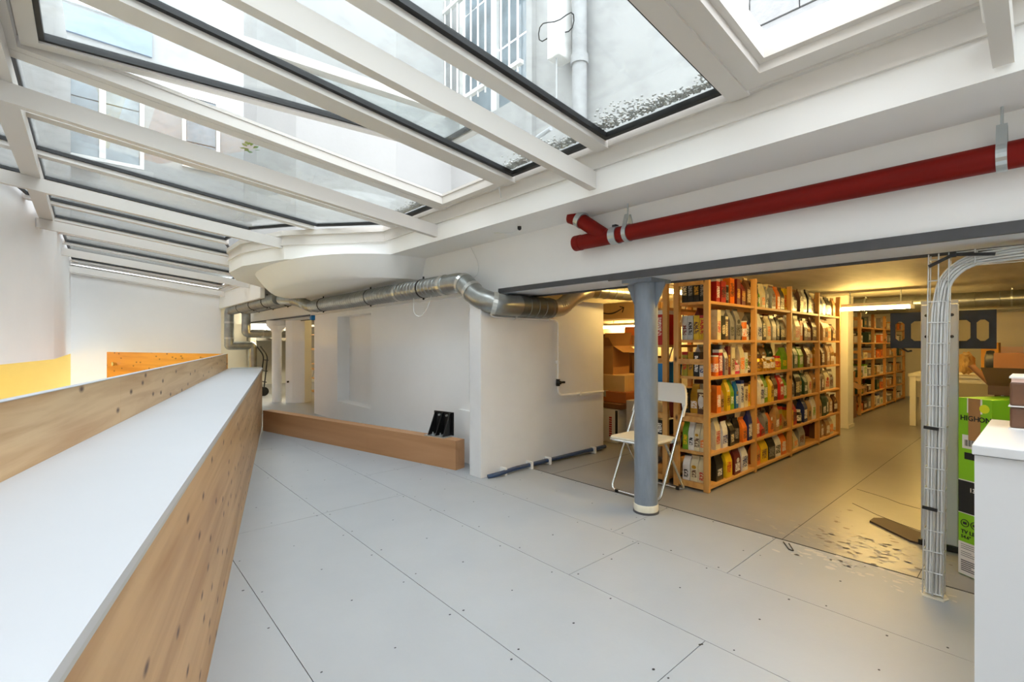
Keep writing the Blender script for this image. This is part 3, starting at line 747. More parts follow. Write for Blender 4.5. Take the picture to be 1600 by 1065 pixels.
# white conduit with valve on the block, blue pipe at its foot
cp = thing('white_conduit', (3.3, 3.32, 0.6), 'thin white water pipe with black valve on the grey white block', 'pipe')
yk = 3.308
MB().tube(fillet([(2.66, yk, 1.50), (2.68, yk, 1.445), (2.74, yk, 1.43), (3.52, yk, 1.43), (3.56, yk, 1.40), (3.56, yk, 0.70), (3.60, yk, 0.665), (4.30, yk, 0.655)], 0.05), 0.0105, 10).build('tube', M_white, cp, smooth=True)
for p in ((2.98, 1.43), (3.42, 1.43), (3.56, 1.0), (3.9, 0.66)): MB().box(p[0] - 0.012, p[0] + 0.012, yk - 0.014, 3.33, p[1] - 0.016, p[1] + 0.016).build('pipe_clip', M_white, cp)
vl = MB(); vl.tube([(3.56, yk, 0.76), (3.56, yk, 0.83)], 0.02, 10); vl.hexa((3.56, yk, 0.795), (3.64, yk - 0.02, 0.795), 0.014, 0.02); vl.tube([(3.56, yk - 0.035, 0.795), (3.56, yk, 0.795)], 0.018, 10)
vl.build('valve', M_black, cp)
bp_ = thing('blue_floor_pipe', (3.4, 3.28, 0), 'dark blue pipe clipped along the foot of the block', 'pipe')
MB().tube(fillet([(2.64, 3.30, 0.012), (2.74, 3.255, 0.03), (2.95, 3.285, 0.035), (4.32, 3.30, 0.04)], 0.06), 0.02, 10).build('tube', M_bluepipe, bp_, smooth=True)
for x in (2.82, 3.15, 3.4, 4.1): MB().box(x - 0.013, x + 0.013, 3.258, 3.33, 0.0, 0.066).build('pipe_clip', M_white, bp_)
# loose wires and the small soffit sensor
def wire(path, r, m, name, label, cat='cable'): return MB().tube(fillet(path, 0.15, 8), r, 6).build(name, m, label=label, cat=cat, smooth=True)
wire([(2.79, 3.75, 2.13), (2.78, 3.62, 1.97), (2.77, 3.6, 1.84), (2.755, 3.8, 1.8)], 0.0035, M_cable, 'hanging_wire', 'thin white wire dropping from the soffit to the duct elbow')
wire([(2.56, 4.45, 1.67), (2.53, 4.4, 1.50), (2.55, 4.3, 1.46), (2.55, 4.15, 1.55), (2.57, 4.12, 1.67)], 0.003, M_cable, 'wire_loop', 'loop of thin white wire hanging under the spiral duct')
ss = thing('soffit_sensor', (2.62, 2.85, 2.1), 'tiny black sensor on the grey soffit with a curl of wire', 'sensor')
MB().lathe([(0.008, 0), (0.016, 0.01), (0.016, 0.03)], (2.6, 2.84, 2.107), 10).build('body', M_black, ss)
MB().tube([(2.6, 2.86, 2.115), (2.61, 2.95, 2.105), (2.6, 3.05, 2.12), (2.59, 3.15, 2.135)], 0.003, 6).build('lead', M_cable, ss)
MB().tube([(2.362, 2.80, 2.47), (2.357, 2.805, 2.38), (2.372, 2.80, 2.315)], 0.005, 6).build('vent_cord', M_cable, ceiling, smooth=True)
wire([(1.85, 0.14, 2.52), (2.1, 0.16, 2.47), (2.36, 0.15, 2.33)], 0.007, M_white, 'vent_rod', 'white rod slanting to the fascia beside the near rafter', 'rod')
MB().box(2.80, 2.86, 8.24, 8.32, 1.58, 1.66).build('blue_socket', M_blue, label='tiny blue junction box at the corner of the recessed wall', cat='electrical box')

# ================================================================== FOLDING CHAIR
ch = thing('folding_chair', (3.4, 2.14, 0), 'white folding chair with chrome legs standing behind the steel column', 'chair')
ya, yb = 1.925, 2.365
MB().tube(fillet([(3.545, ya, 0.70), (3.175, ya, 0.012), (3.175, yb, 0.012), (3.545, yb, 0.70)], 0.06, 8), 0.0105, 12).build('front_leg_frame', M_chrome, ch, smooth=True)
MB().tube(fillet([(3.30, ya + 0.03, 0.43), (3.60, ya + 0.03, 0.012), (3.60, yb - 0.03, 0.012), (3.30, yb - 0.03, 0.43)], 0.05, 8), 0.010, 12).build('rear_leg_frame', M_chrome, ch, smooth=True)
seat = MB()
def rr_ring(x0, x1, y0, y1, z, r=0.05, n=5):
    pts = []
    for cx_, cy_, a0 in ((x1 - r, y1 - r, 0), (x0 + r, y1 - r, 90), (x0 + r, y0 + r, 180), (x1 - r, y0 + r, 270)):
        for k in range(n + 1):
            a = R(a0 + 90 * k / n); pts.append((cx_ + r * math.cos(a), cy_ + r * math.sin(a), z + (0.012 if cx_ > 3.3 and False else 0)))
    return pts
seat.loft([rr_ring(3.12, 3.47, ya + 0.02, yb - 0.02, 0.436), rr_ring(3.115, 3.475, ya + 0.015, yb - 0.015, 0.448), rr_ring(3.12, 3.47, ya + 0.02, yb - 0.02, 0.455)])
seat.build('seat', M_seat, ch, smooth=True)
sf = MB(); rg_ = [Vector(p) for p in rr_ring(3.118, 3.472, ya + 0.018, yb - 0.018, 0.43)]; sf.tube(rg_ + [rg_[0]], 0.009, 8); sf.build('seat_rim', M_chrome, ch, smooth=True)
# curved backrest: full width hood over the tube ends
br = MB(); n = 22; secs = []
for i in range(n + 1):
    t = i / n; y = ya - 0.012 + (yb - ya + 0.024) * t; u = abs(2 * t - 1)
    top = 0.862 - 0.16 * max(0, (u - 0.55) / 0.45) ** 2.4
    bot = 0.715 - 0.0 * u if u < 0.86 else 0.715 - 0.10 * (u - 0.86) / 0.14
    xb = lambda z: 3.175 + (z - 0.012) * 0.5378 + 0.035 * (1 - u * u)
    th = 0.014
    secs.append([(xb(bot) - th, y, bot), (xb(bot) + th, y, bot), (xb(top) + th, y, top), (xb(top) - th, y, top)])
br.loft(secs); br.build('backrest', M_white, ch, smooth=True)
for y in (ya, yb):
    MB().tube([(3.385, y + (0.014 if y == ya else -0.014), 0.435), (3.42, y + (0.014 if y == ya else -0.014), 0.435)], 0.016, 8).build('hinge', M_zinc, ch)
for p in ((3.175, ya + 0.06), (3.175, yb - 0.06), (3.60, ya + 0.09), (3.60, yb - 0.09)): MB().box(p[0] - 0.013, p[0] + 0.013, p[1] - 0.014, p[1] + 0.014, 0.0, 0.022).build('foot', M_black, ch)

# ================================================================== STORAGE RACKS
SHZ = [1.535, 1.223, 0.922, 0.616, 0.306, 0.045]  # shelf tops, top to bottom
PX = [3.69, 4.602, 5.514, 6.426, 7.262]           # post positions along x
def rack(name, px, y0, y1, top, shelves, label, group=None, ml=M_rack, mp=M_rackx):
    t = thing(name, (px[0], (y0 + y1) / 2, 0), label, 'shelving rack', group)
    for x in px:
        for y in (y0, y1 - 0.044): MB().box(x, x + 0.034, y, y + 0.044, 0, top).build('post', ml, t)
        for z in (shelves[-1] - 0.03, 0.55, 1.02, top - 0.12):
            MB().box(x + 0.004, x + 0.03, y0 + 0.044, y1 - 0.044, z, z + 0.045).build('rung', mp, t)
    for a, b in zip(px, px[1:]):
        for z in shelves: MB().box(a + 0.036, b - 0.002, y0 + 0.004, y1 - 0.004, z - 0.022, z).build('shelf', mp, t)
        MB().hexa((a + 0.04, y1 + 0.004, 0.2), (b - 0.01, y1 + 0.004, top - 0.2), 0.004, 0.02).build('cross_brace', M_zinc, t)
    return t
rack('pine_rack', PX, 1.80, 2.106, 1.79, SHZ, 'tall pine shelving rack packed with coffee bags beside the steel column')
rack('back_rack', [3.69, 4.602], 2.165, 2.47, 1.79, [1.50, 1.18, 0.75, 0.40, 0.05], 'pine rack standing back to back behind the coffee rack')

COL = {'black': (0.09, 0.08, 0.08), 'white': (0.92, 0.90, 0.87), 'red': (0.74, 0.10, 0.07), 'dark red': (0.40, 0.07, 0.06), 'yellow': (0.90, 0.74, 0.08), 'orange': (0.90, 0.46, 0.09),
       'brown': (0.36, 0.22, 0.13), 'kraft': (0.70, 0.53, 0.33), 'silver': (0.72, 0.72, 0.71), 'green': (0.42, 0.62, 0.10), 'dark green': (0.10, 0.24, 0.14), 'blue': (0.06, 0.42, 0.68),
       'navy': (0.06, 0.14, 0.40), 'gold': (0.78, 0.58, 0.16), 'cream': (0.88, 0.82, 0.66), 'grey': (0.52, 0.51, 0.50), 'pink': (0.85, 0.25, 0.45), 'olive': (0.62, 0.58, 0.18)}
LBL = {'black': ('white', 'gold', 'cream', 'grey'), 'white': ('black', 'navy', 'green'), 'red': ('white', 'black'), 'dark red': ('white', 'gold'), 'yellow': ('red', 'brown'), 'orange': ('white', 'brown'),
       'brown': ('cream', 'white'), 'kraft': ('white', 'black'), 'silver': ('dark red', 'black', 'white'), 'green': ('white', 'yellow'), 'dark green': ('white', 'gold'), 'blue': ('white', 'yellow'),
       'navy': ('white', 'silver'), 'gold': ('brown', 'white'), 'cream': ('brown', 'orange', 'red'), 'grey': ('white', 'black'), 'pink': ('white',), 'olive': ('red',)}
def cmat(c): return mat('pack_' + c.replace(' ', '_'), COL[c], 0.34 if c in ('silver', 'gold', 'black') else 0.45, 0.55 if c in ('silver', 'gold') else 0.0, var=0.25, vscale=14, bump=0.25, bscale=18)
def pmat(g, i): return printed('print_%s_%s' % (g.replace(' ', '_'), i.replace(' ', '_')), COL[g], COL[i], 210, 0.36)
def sec(w, d, z, y=0.0): return [(-w / 2, -d / 2 + y, z), (w / 2, -d / 2 + y, z), (w / 2, d / 2 + y, z), (-w / 2, d / 2 + y, z)]
NAMES = {'bag': ('coffee_bag', 'coffee bag', 'bag'), 'carton': ('food_carton', 'carton', 'carton'), 'tin': ('tin_can', 'round tin', 'tin'), 'jar': ('storage_jar', 'lidded jar', 'jar'), 'bottle': ('bottle', 'bottle', 'bottle'), 'pouch': ('foil_pouch', 'slumped pouch', 'pouch')}
def item(kind, c, loc, w, h, d, rz, label, group, lab=None):
    nm, word, cat = NAMES[kind]
    m = MB(); lab = lab or rnd.choice(LBL[c])
    if kind == 'bag':
        ln = rnd.uniform(-0.01, 0.01)
        m.loft([sec(w * .96, d * .96, 0), sec(w, d, .06 * h), sec(w * 1.0, d * .98, .60 * h), sec(w * .97, d * .62, .78 * h, ln * .5), sec(w * .95, d * .16, .91 * h, ln), sec(w * .95, d * .12, h, ln)])
    elif kind == 'pouch':
        m.loft([sec(w * .92, d * .9, 0), sec(w * 1.04, d, .12 * h), sec(w, d * .9, .45 * h), sec(w * .9, d * .5, .7 * h, .01), sec(w * .8, d * .15, h, .02)])
    elif kind == 'carton':
        m.loft([sec(w, d, 0), sec(w, d, h)])
    elif kind == 'tin': m.lathe([(w * .48, 0), (w * .5, .02 * h), (w * .5, .95 * h), (w * .48, .97 * h), (w * .48, h)], seg=16)
    elif kind == 'jar': m.lathe([(w * .45, 0), (w * .5, .04 * h), (w * .5, .72 * h), (w * .38, .82 * h), (w * .38, .84 * h)], seg=16)
    elif kind == 'bottle': m.lathe([(w * .4, 0), (w * .42, .02 * h), (w * .42, .6 * h), (w * .2, .78 * h), (w * .17, .9 * h)], seg=14)
    o = m.build(nm, cmat(c), local=True, smooth=kind in ('tin', 'jar', 'bottle', 'pouch'), label=label, cat=cat, group=group)
    mw = Matrix.Translation(Vector(loc)) @ Matrix.Rotation(rz, 4, 'Z'); o.location = loc; o.rotation_euler = (0, 0, rz); WM[o.name] = mw
    pm = pmat(lab, c)
    if kind in ('bag', 'carton', 'pouch'):
        z0, z1 = (rnd.uniform(.12, .2) * h, rnd.uniform(.42, .6) * h) if kind != 'carton' else (rnd.uniform(.15, .3) * h, rnd.uniform(.6, .85) * h)
        ww = w * rnd.uniform(.55, .86); yy = -d / 2 * (1.02 if kind == 'pouch' else 1.0)
        if h > w * 0.9 or kind == 'carton': MB().box(-ww / 2, ww / 2, yy - .0016, yy + .0002, z0, z1).build('label', pm, o, local=True)
        if h > w * 1.2 and rnd.random() < .7:
            ze = (z1 + .12 * h) if kind == 'bag' else (z1 + h) / 2; re_ = min(w * .24, h * .1)
            if ze + re_ < (.74 if kind == 'bag' else .98) * h:
                ye = yy * (1.0 if ze < .6 * h else .86)
                MB().add([(re_ * math.cos(a) * 1.3, ye - .003, ze + re_ * math.sin(a)) for a in [-k * math.pi / 6 for k in range(12)]], [tuple(range(11, -1, -1))]).build('emblem', cmat(rnd.choice(['white', 'gold', lab])), o, local=True)
        if kind == 'bag' and rnd.random() < .6:
            MB().box(-w * .47, w * .47, -d * .075, d * .075, .945 * h, h + .004).build('top_fold', cmat(lab if rnd.random() < .35 else c), o, local=True)
        if kind == 'carton' and rnd.random() < .4: MB().box(-w / 2 - .0006, w / 2 + .0006, -d / 2 - .0006, d / 2 + .0006, .88 * h, h + .0006).build('top_band', cmat(lab), o, local=True)
    else:
        rr = w * (.5 if kind != 'bottle' else .42) + .0012
        MB().lathe([(rr, .2 * h), (rr, (.5 if kind == 'bottle' else .62) * h)], seg=16).build('label', pm, o, local=True, smooth=True)
        if kind == 'jar': MB().lathe([(w * .42, .84 * h), (w * .42, h)], seg=16).build('lid', cmat(lab), o, local=True, smooth=True)
        if kind == 'bottle': MB().lathe([(w * .19, .9 * h), (w * .19, h)], seg=12).build('cap', cmat(lab), o, local=True, smooth=True)
        if kind == 'tin': MB().lathe([(w * .51, .96 * h), (w * .51, 1.03 * h)], seg=16).build('lid', cmat(lab), o, local=True, smooth=True)
    return o
ORD = ['first', 'second', 'third', 'fourth', 'fifth', 'sixth', 'seventh', 'eighth', 'ninth', 'tenth']
SHN = ['top shelf', 'second shelf down', 'third shelf down', 'fourth shelf down', 'fifth shelf down', 'bottom shelf']
K = {'b': 'bag', 'c': 'carton', 't': 'tin', 'j': 'jar', 'o': 'bottle', 'p': 'pouch'}
CC = {'K': 'black', 'W': 'white', 'R': 'red', 'D': 'dark red', 'Y': 'yellow', 'O': 'orange', 'B': 'brown', 'F': 'kraft', 'S': 'silver', 'G': 'green', 'E': 'dark green', 'U': 'blue', 'N': 'navy', 'L': 'gold', 'C': 'cream', 'A': 'grey', 'P': 'pink', 'V': 'olive'}
# kind+colour, left to right; each string is one shelf, top to bottom
BAYS = [['cR cR tK cO cD bD bB', 'cC cK cB bA bA jK tO jW', 'tO cR bS cD cC pP bC cW oB', 'cO bF bY bG bU cW cC cY', 'bC bW bK bK bO bN', 'bK bY bD bW'],
        ['bK oG bC bS bS bO bK cY', 'jA bW bK bC bS bK bK bB', 'tU jL jL jL jL jY bG', 'bC bW bG bY bB bR bG', 'bR pR bA pO bF cV pF', 'bO bY bK bW bO'],
        ['bK bS bB bS bK bS', 'bW bC cO bB bD bB', 'bS bE bG bB bC', 'bA bK bE bE bC bF', 'cY bR jK bN bF bW', 'bV pC bS'],
        ['bN bS bK jW bF', 'bC bF bF bC bB', 'bL bB bF bF', 'bS bB bC bS', 'bF bE bE bF bB', 'bB bF bF bC']]
ENDS = ['cK cK cK cK', 'cS cS cY cY', 'cV cL cK cW', 'cK bL cB', 'bG bW bC bC', 'bW bC bC']
HT = {'bag': (.215, .275), 'carton': (.18, .25), 'tin': (.14, .2), 'jar': (.12, .19), 'bottle': (.22, .25), 'pouch': (.13, .19)}
def fill(row, z, x0, x1, yf, bayname, shelf, maxh):
    it = row.split(); wt = [{'bag': 1.0, 'carton': .8, 'tin': .95, 'jar': .8, 'bottle': .7, 'pouch': 1.15}[K[s[0]]] * rnd.uniform(.85, 1.15) for s in it]
    k = (x1 - x0 - .012 * (len(it) - 1)) / sum(wt); k = min(k, .15); x = x0
    for i, s in enumerate(it):
        w = wt[i] * k; kd = K[s[0]]; h = min(rnd.uniform(*HT[kd]), maxh); d = w if kd in ('tin', 'jar', 'bottle') else min(rnd.uniform(.06, .09), w * .85)
        lab = '%s %s, %s from left, %s, %s' % (CC[s[1]], NAMES[kd][1], ORD[i], SHN[shelf], bayname)
        wv = w * (.88 if kd == 'bag' else .93)
        if kd in ('tin', 'jar', 'bottle'): h = min(h, w * 2.6)
        item(kd, CC[s[1]], (x + w / 2, yf + d / 2 + rnd.uniform(0.005, .03), z), wv, h, d, rnd.uniform(-.09, .09), lab, 'groceries on the pine rack')
        x += w + .012
BN = ['rack bay nearest the column', 'second rack bay', 'third rack bay', 'farthest rack bay']
for bi, bay in enumerate(BAYS):
    for si, row in enumerate(bay):
        mh = (1.79 - SHZ[0] + .02) if si == 0 else SHZ[si - 1] - SHZ[si] - .04
        fill(row, SHZ[si], PX[bi] + (.19 if bi == 0 else .05), PX[bi + 1] - .012, 1.815, BN[bi], si, mh)
        # second row behind, standing close to the back
        n = 4
        for j in range(n):
            w = .14; kd = rnd.choice(['bag', 'bag', 'carton']); c = rnd.choice(['black', 'brown', 'silver', 'kraft', 'dark red', 'cream', 'grey', 'dark green'])
            x = PX[bi] + .27 + j * .165
            item(kd, c, (x + rnd.uniform(-.02, .02), 1.99, SHZ[si]), w, min(.285, mh), .08, 0, '%s %s in back row, %s from left, %s, %s' % (c, NAMES[kd][1].split()[-1], ORD[j], SHN[si].replace(' down', ''), BN[bi].replace('nearest the column', 'nearest column')), 'groceries on the pine rack')
for si, row in enumerate(ENDS):
    it = row.split(); n = len(it); y = 2.055; tot = .205; k = tot / n
    mh = .225 if si == 0 else SHZ[si - 1] - SHZ[si] - .045
    for i, s in enumerate(it):
        kd = K[s[0]]; w = k * .93; h = min(.235 if kd == 'bag' else .2, mh)
        if s == 'cW': h = .09
        eo = item(kd, CC[s[1]], (PX[0] + .095, y - k / 2, SHZ[si]), w, h, .10 if kd == 'carton' else .08, -math.pi / 2 + rnd.uniform(-.04, .04),
             '%s %s, %s from left, %s, rack end behind the chair' % (CC[s[1]], NAMES[kd][1], ORD[i], SHN[si].replace(' down', '')), 'groceries at the rack end')
        if si == 3 and i == 2: MB().add([(.026 * math.cos(a), -.0535, .10 + .05 * math.sin(a)) for a in [q_ * math.pi / 10 for q_ in range(20)]], [tuple(range(20))]).build('oval_label', cmat('white'), eo, local=True)
        y -= k
# a yellow carton pushed out over the edge, things lying on top of the rows
def loose(c, x, y, z, w, d, h, rz, label, kind='carton'): return item(kind, c, (x, y, z), w, h, d, rz, label, 'groceries on the pine rack')
# back rack contents seen past the column
loose('red', 3.80, 2.315, 1.18, .26, .18, .30, -math.pi / 2, 'big red carton on the back rack glimpsed beside the column')
loose('black', 3.80, 2.315, 0.40, .24, .2, .13, -math.pi / 2, 'black carton low on the back rack behind the chair back')
tb = thing('blue_bin', (3.85, 2.315, 0.75), 'bright blue plastic bin on the back rack behind the column', 'bin')
MB().loft([sec(.24, .22, 0), sec(.27, .25, .26)]).move((3.85, 2.315, 0.75)).build('body', M_blue, tb)
MB().box(3.708, 3.99, 2.18, 2.45, 1.01, 1.03).build('rim', M_blue, tb)

# ---- bags and sheets on the floor of the nook
def crumple(name, c, size, m, label, cat, seed=1):
    r = random.Random(seed); bm = bmesh.new(); bmesh.ops.create_icosphere(bm, subdivisions=3, radius=1)
    for v in bm.verts:
        s = 1 + r.uniform(-.12, .12); v.co = Vector((v.co.x * size[0] * s, v.co.y * size[1] * s, max(-.9, v.co.z) * size[2] * s))
    me = bpy.data.meshes.new(name); bm.to_mesh(me); bm.free(); me.materials.append(m)
    lowz = min(v.co.z for v in me.vertices)
    for v in me.vertices: v.co.z -= lowz
    o = bpy.data.objects.new(name, me); C.objects.link(o); o.location = c; WM[o.name] = Matrix.Translation(Vector(c)); return tag(o, label, cat)
crumple('plastic_sack', (4.25, 2.68, 0), (.25, .17, .34), mat('grey_polythene', (0.78, 0.78, 0.77), 0.3, bump=.6, bscale=9), 'crumpled pale grey plastic sack behind the folding chair', 'sack')

def cbox(name, x0, x1, y0, y1, z0, h, m, label, rz=0.0, tape=True, flaps=False, cat='box', tm=None):
    t = thing(name, ((x0 + x1) / 2, (y0 + y1) / 2, z0), label, cat, rotz=rz); w, d = (x1 - x0) / 2, (y1 - y0) / 2
    if flaps:
        b = MB(); b.box(-w, w, -d, d, 0, .006); b.box(-w, w, -d, -d + .006, .006, h); b.box(-w, w, d - .006, d, .006, h); b.box(-w, -w + .006, -d + .006, d - .006, .006, h); b.box(w - .006, w, -d + .006, d - .006, .006, h)
        b.build('carton_body', m, t, local=True)
        MB().add([(-w, -d, h), (-w, d, h), (-w - .12, d + .02, h + .10), (-w - .12, -d - .02, h + .10)], [(0, 1, 2, 3)]).build('flap', m, t, local=True)
        MB().add([(w, -d, h), (w, d, h), (w + .05, d, h + .17), (w + .05, -d, h + .17)], [(0, 1, 2, 3)]).build('flap', m, t, local=True)
        MB().add([(-w, -d, h), (w, -d, h), (w, -d - .15, h - .08), (-w, -d - .15, h - .08)], [(0, 1, 2, 3)]).build('flap', m, t, local=True)
        MB().add([(-w, d, h), (w, d, h), (w, d + .08, h + .1), (-w, d + .08, h + .1)], [(0, 1, 2, 3)]).build('flap', m, t, local=True)
    else:
        MB().box(-w, w, -d, d, 0, h).build('carton_body', m, t, local=True, bevel=.004)
        if tape:
            tt = MB(); tt.box(-w - .001, w + .001, -.025, .025, h - .0005, h + .001); tt.box(-w - .0015, -w + .0003, -.025, .025, h * .45, h + .001)
            tt.build('tape', tm or M_card2, t, local=True)
    return t
# nook left of the rack: shelving against its back wall, cartons in front
ns = thing('nook_shelf', (5.9, 4.2, 0), 'wooden stock shelf at the back of the lit nook past the block', 'shelving rack')
for x in (5.55, 5.95):
    for y in (3.3, 5.2): MB().box(x, x + .04, y, y + .04, 0, 1.72).build('post', M_rack, ns)
for z in (0.25, 0.72, 1.17, 1.56): MB().box(5.55, 5.99, 3.34, 5.2, z - .025, z).build('shelf', M_card2, ns)
sm = cbox('smile_box', 5.57, 5.9, 3.55, 4.55, 1.56, .2, M_card2, 'pale carton with a black curved arrow on the top nook shelf', tape=False)
av = MB(); pa = [(5.566, 4.33 - .40 * t, 1.64 - .05 * math.sin(math.pi * t) + .05 * t) for t in [i / 14 for i in range(15)]]
av.tube(pa, [.006 + .005 * math.sin(math.pi * min(1, i / 13)) for i in range(15)], 6)
av.hexa(pa[-1], (5.566, 3.955, 1.62), .006, .012); av.hexa(pa[-1], (5.566, 4.0, 1.705), .006, .012)
av.build('arrow_mark', M_black, sm)
cbox('orange_box', 5.57, 5.85, 3.50, 3.92, 1.30, .12, mat('orange_print', (.88, .50, .26), .6), 'pale orange carton with red end on the second nook shelf', tm=mat('red_tape', (.80, .20, .10), .5))
cbox('brown_box', 5.57, 5.85, 3.55, 3.8, 1.17, .13, M_card, 'brown carton under the pale orange one on the nook shelf')
cbox('teal_label_box', 5.56, 5.8, 3.95, 4.12, 1.17, .16, mat('ochre_card', (.80, .58, .30), .7), 'ochre carton with teal label beside the brown carton', tm=mat('teal_print', (.45, .62, .60), .5))
crumple('dark_sack', (5.72, 4.35, 1.17), (.12, .2, .08), mat('dark_cloth', (.20, .14, .11), .8), 'dark limp sack on the second nook shelf', 'sack', 4)
cbox('deep_box', 5.57, 5.9, 3.45, 3.8, .72, .3, M_card3, 'dark brown carton on the middle nook shelf, nearest the column')
cbox('square_box', 5.57, 5.9, 3.85, 4.25, .72, .34, M_card3, 'brown taped carton on the middle nook shelf, nearest the block')
cbox('flap_box', 4.90, 5.25, 3.62, 4.05, .80, .36, M_card, 'open brown carton with raised flap, highest on the carton pile', flaps=True)
cbox('pile_box', 4.86, 5.30, 3.42, 4.1, .60, .2, M_card2, 'long pale carton under the open one in the nook pile')
cbox('taped_box', 4.80, 5.25, 3.36, 4.0, .47, .13, mat('orange_card', (.62, .36, .16), .7), 'flat orange brown taped carton in the nook pile', tm=M_zinc)
cbox('wrapped_box', 4.70, 5.2, 3.36, 4.0, .405, .06, M_brownwrap, 'thin brown tape-wrapped parcel lying on the white carton', tape=False)
wb_ = cbox('white_box', 4.70, 5.15, 3.40, 4.0, 0, .40, mat('white_card', (.86, .84, .80), .6), 'tall white carton with red upright lettering at the block corner', tape=False)
rl_ = MB()
for i in range(9): rl_.box(4.6985, 4.7005, 3.49, 3.53, .07 + i * .027, .09 + i * .027)
rl_.build('red_lettering', mat('red_ink', (.62, .10, .12), .5), wb_)
MB().box(4.698, 4.701, 3.405, 3.44, .06, .39).build('black_stripe', M_black, wb_)
cbox('grey_carton', 4.75, 5.1, 3.02, 3.32, 0, .52, mat('grey_card', (.72, .70, .67), .6), 'grey carton between the white carton and the plastic sack')
cbox('wine_box', 4.62, 4.9, 2.62, 2.9, .0, .60, mat('wine_card', (.42, .10, .13), .6), 'dark red carton behind the chair back')

# ---- fluorescent lamps of the storage
def tube_lamp(loc, length, axis, strength, label, rgb=(1.0, 0.66, 0.20), name='fluorescent_lamp', zc_=1.86):
    t = thing(name, loc, label, 'lamp'); x, y, z = loc; h = length / 2
    def bx(m, a0, a1, b0, b1, z0, z1): return m.box(x + a0, x + a1, y + b0, y + b1, z0, z1) if axis == 'x' else m.box(x + b0, x + b1, y + a0, y + a1, z0, z1)
    bx(MB(), -h, h, -.035, .035, z + .03, z + .07).build('housing', M_white, t)
    for s in (-1, 1): bx(MB(), s * h - .02, s * h + .02, -.02, .02, z - .02, z + .03).build('holder', M_white, t)
    if zc_ - z > .09:
        for s in (-.7, .7): bx(MB(), s * h - .006, s * h + .006, -.006, .006, z + .07, zc_).build('hanger', M_zinc, t)
    a = (x - h + .02, y, z) if axis == 'x' else (x, y - h + .02, z); b = (x + h - .02, y, z) if axis == 'x' else (x, y + h - .02, z)
    MB().tube([a, b], .016, 12).build('tube', emis('tube_%s_%d' % (name, int(strength)), rgb, strength), t, smooth=True)
LS = 60
tube_lamp((3.95, 0.70, 1.80), 1.4, 'y', LS * 1.5, 'fluorescent tube lamp hidden above the storage opening beside the rack')
tube_lamp((7.40, 1.46, 1.63), 0.74, 'y', LS * 2, 'bright fluorescent tube hanging by the white pillar past the rack')
tube_lamp((10.6, 0.9, 1.80), 1.2, 'y', LS * 1.3, 'fluorescent tube lamp on the ceiling over the far racks')
tube_lamp((4.75, 2.9, 1.785), 1.2, 'x', LS * .7, 'fluorescent tube lamp on the ceiling of the nook')
tube_lamp((6.75, 4.45, 1.46), 1.5, 'y', LS * 1.2, 'glowing tube lamp behind the nook shelf')
tube_lamp((4.6, 10.6, 1.78), 1.2, 'y', LS * 1.5, 'fluorescent tube lamp in the far room behind the pillars')
tube_lamp((3.6, 12.75, 1.80), 1.0, 'x', LS * 3.4, 'added tube lamp brightening the end of the far room', (1.0, .93, .72), 'far_room_fill')  # added lamp, out of sight, to brighten the far room
tube_lamp((-1.0, 9.2, 0.9), 4.0, 'y', 24, 'strip lamp under the overhanging left wall', (1.0, .62, .07), 'strip_lamp', .99)

# ---- far end of the storage
pil = thing('white_pillar', (8.05, 1.98, 0), 'cream painted square pillar past the end of the coffee rack', 'pillar')
MB().box(7.92, 8.2, 1.865, 2.13, 0, 1.86).build('shaft', M_cream, pil, bevel=.006); MB().box(7.91, 8.21, 1.855, 2.14, 0, .05).build('foot', M_cream, pil)
sd_ = thing('storage_duct', (8.3, 0, 1.66), 'spiral duct crossing under the storage ceiling', 'duct')
duct([(8.35, -2.9, 1.735), (8.35, 2.7, 1.735)], .10, .22, par=sd_)
for y in (1.75, 0.3, -1.0): clamp(sd_, (8.35, y, 1.735), (0, 1, 0), .1, M_zinc)
for i, (z, r) in enumerate(((1.60, .014), (1.56, .012), (1.575, .01))):
    MB().tube([(7.9 - i * .05, -2.9, z), (7.9 - i * .05, 0.9, z)], r, 8).build('ceiling_conduit', M_galvd, label='%s thin conduit below the storage duct' % ('upper', 'lower', 'middle')[i], cat='pipe', smooth=True)
FX = [9.5, 10.4, 11.3, 12.2, 13.1]
FS = [1.46, 1.20, .93, .62, .34, .05]
rack('far_rack', FX, 2.06, 2.62, 1.70, FS, 'row of pine racks beyond the cream pillar')
for bi in range(4):
    for si in range(6):
        n = 3 if bi < 2 else 2
        for j in range(n):
            c = rnd.choice(['kraft', 'white', 'cream', 'grey', 'brown', 'orange', 'dark green', 'kraft', 'white']); w = rnd.uniform(.16, .24)
            if rnd.random() < .15: continue
            item('carton', c, (FX[bi] + .17 + j * (.28 if n == 3 else .4), 2.18, FS[si]), w, rnd.uniform(.1, .21), .18, 0,
                 '%s carton, %s from left, %s, far rack bay %s' % (c, ORD[j], SHN[si].replace(' down', ''), ('nearest the pillar', 'second from pillar', 'third from pillar', 'at the far end')[bi]), 'cartons on the far rack')
for si, c in enumerate(['grey', 'kraft', 'grey', 'white', 'kraft']):
    item('carton', c, (9.62, 2.35, FS[si]), .36, .15, .14, -math.pi / 2, '%s carton at the open end of the far rack on %s' % (c, SHN[si].replace(' down', '')), 'cartons on the far rack')
cbox('closed_carton', 8.75, 9.25, 2.06, 2.52, 0, .34, M_card3, 'brown taped carton on the floor beside the cream pillar', tm=M_paper)
cbox('open_carton', 8.75, 9.22, 2.08, 2.5, .345, .22, M_card, 'open carton with spread flaps on top of the brown taped carton', flaps=True)
wt = thing('white_table', (9.3, .7, 0), 'white wooden table in front of the far storage wall', 'table')
MB().box(8.88, 9.75, -.25, 1.36, .715, .75).build('table_top', M_cream, wt)
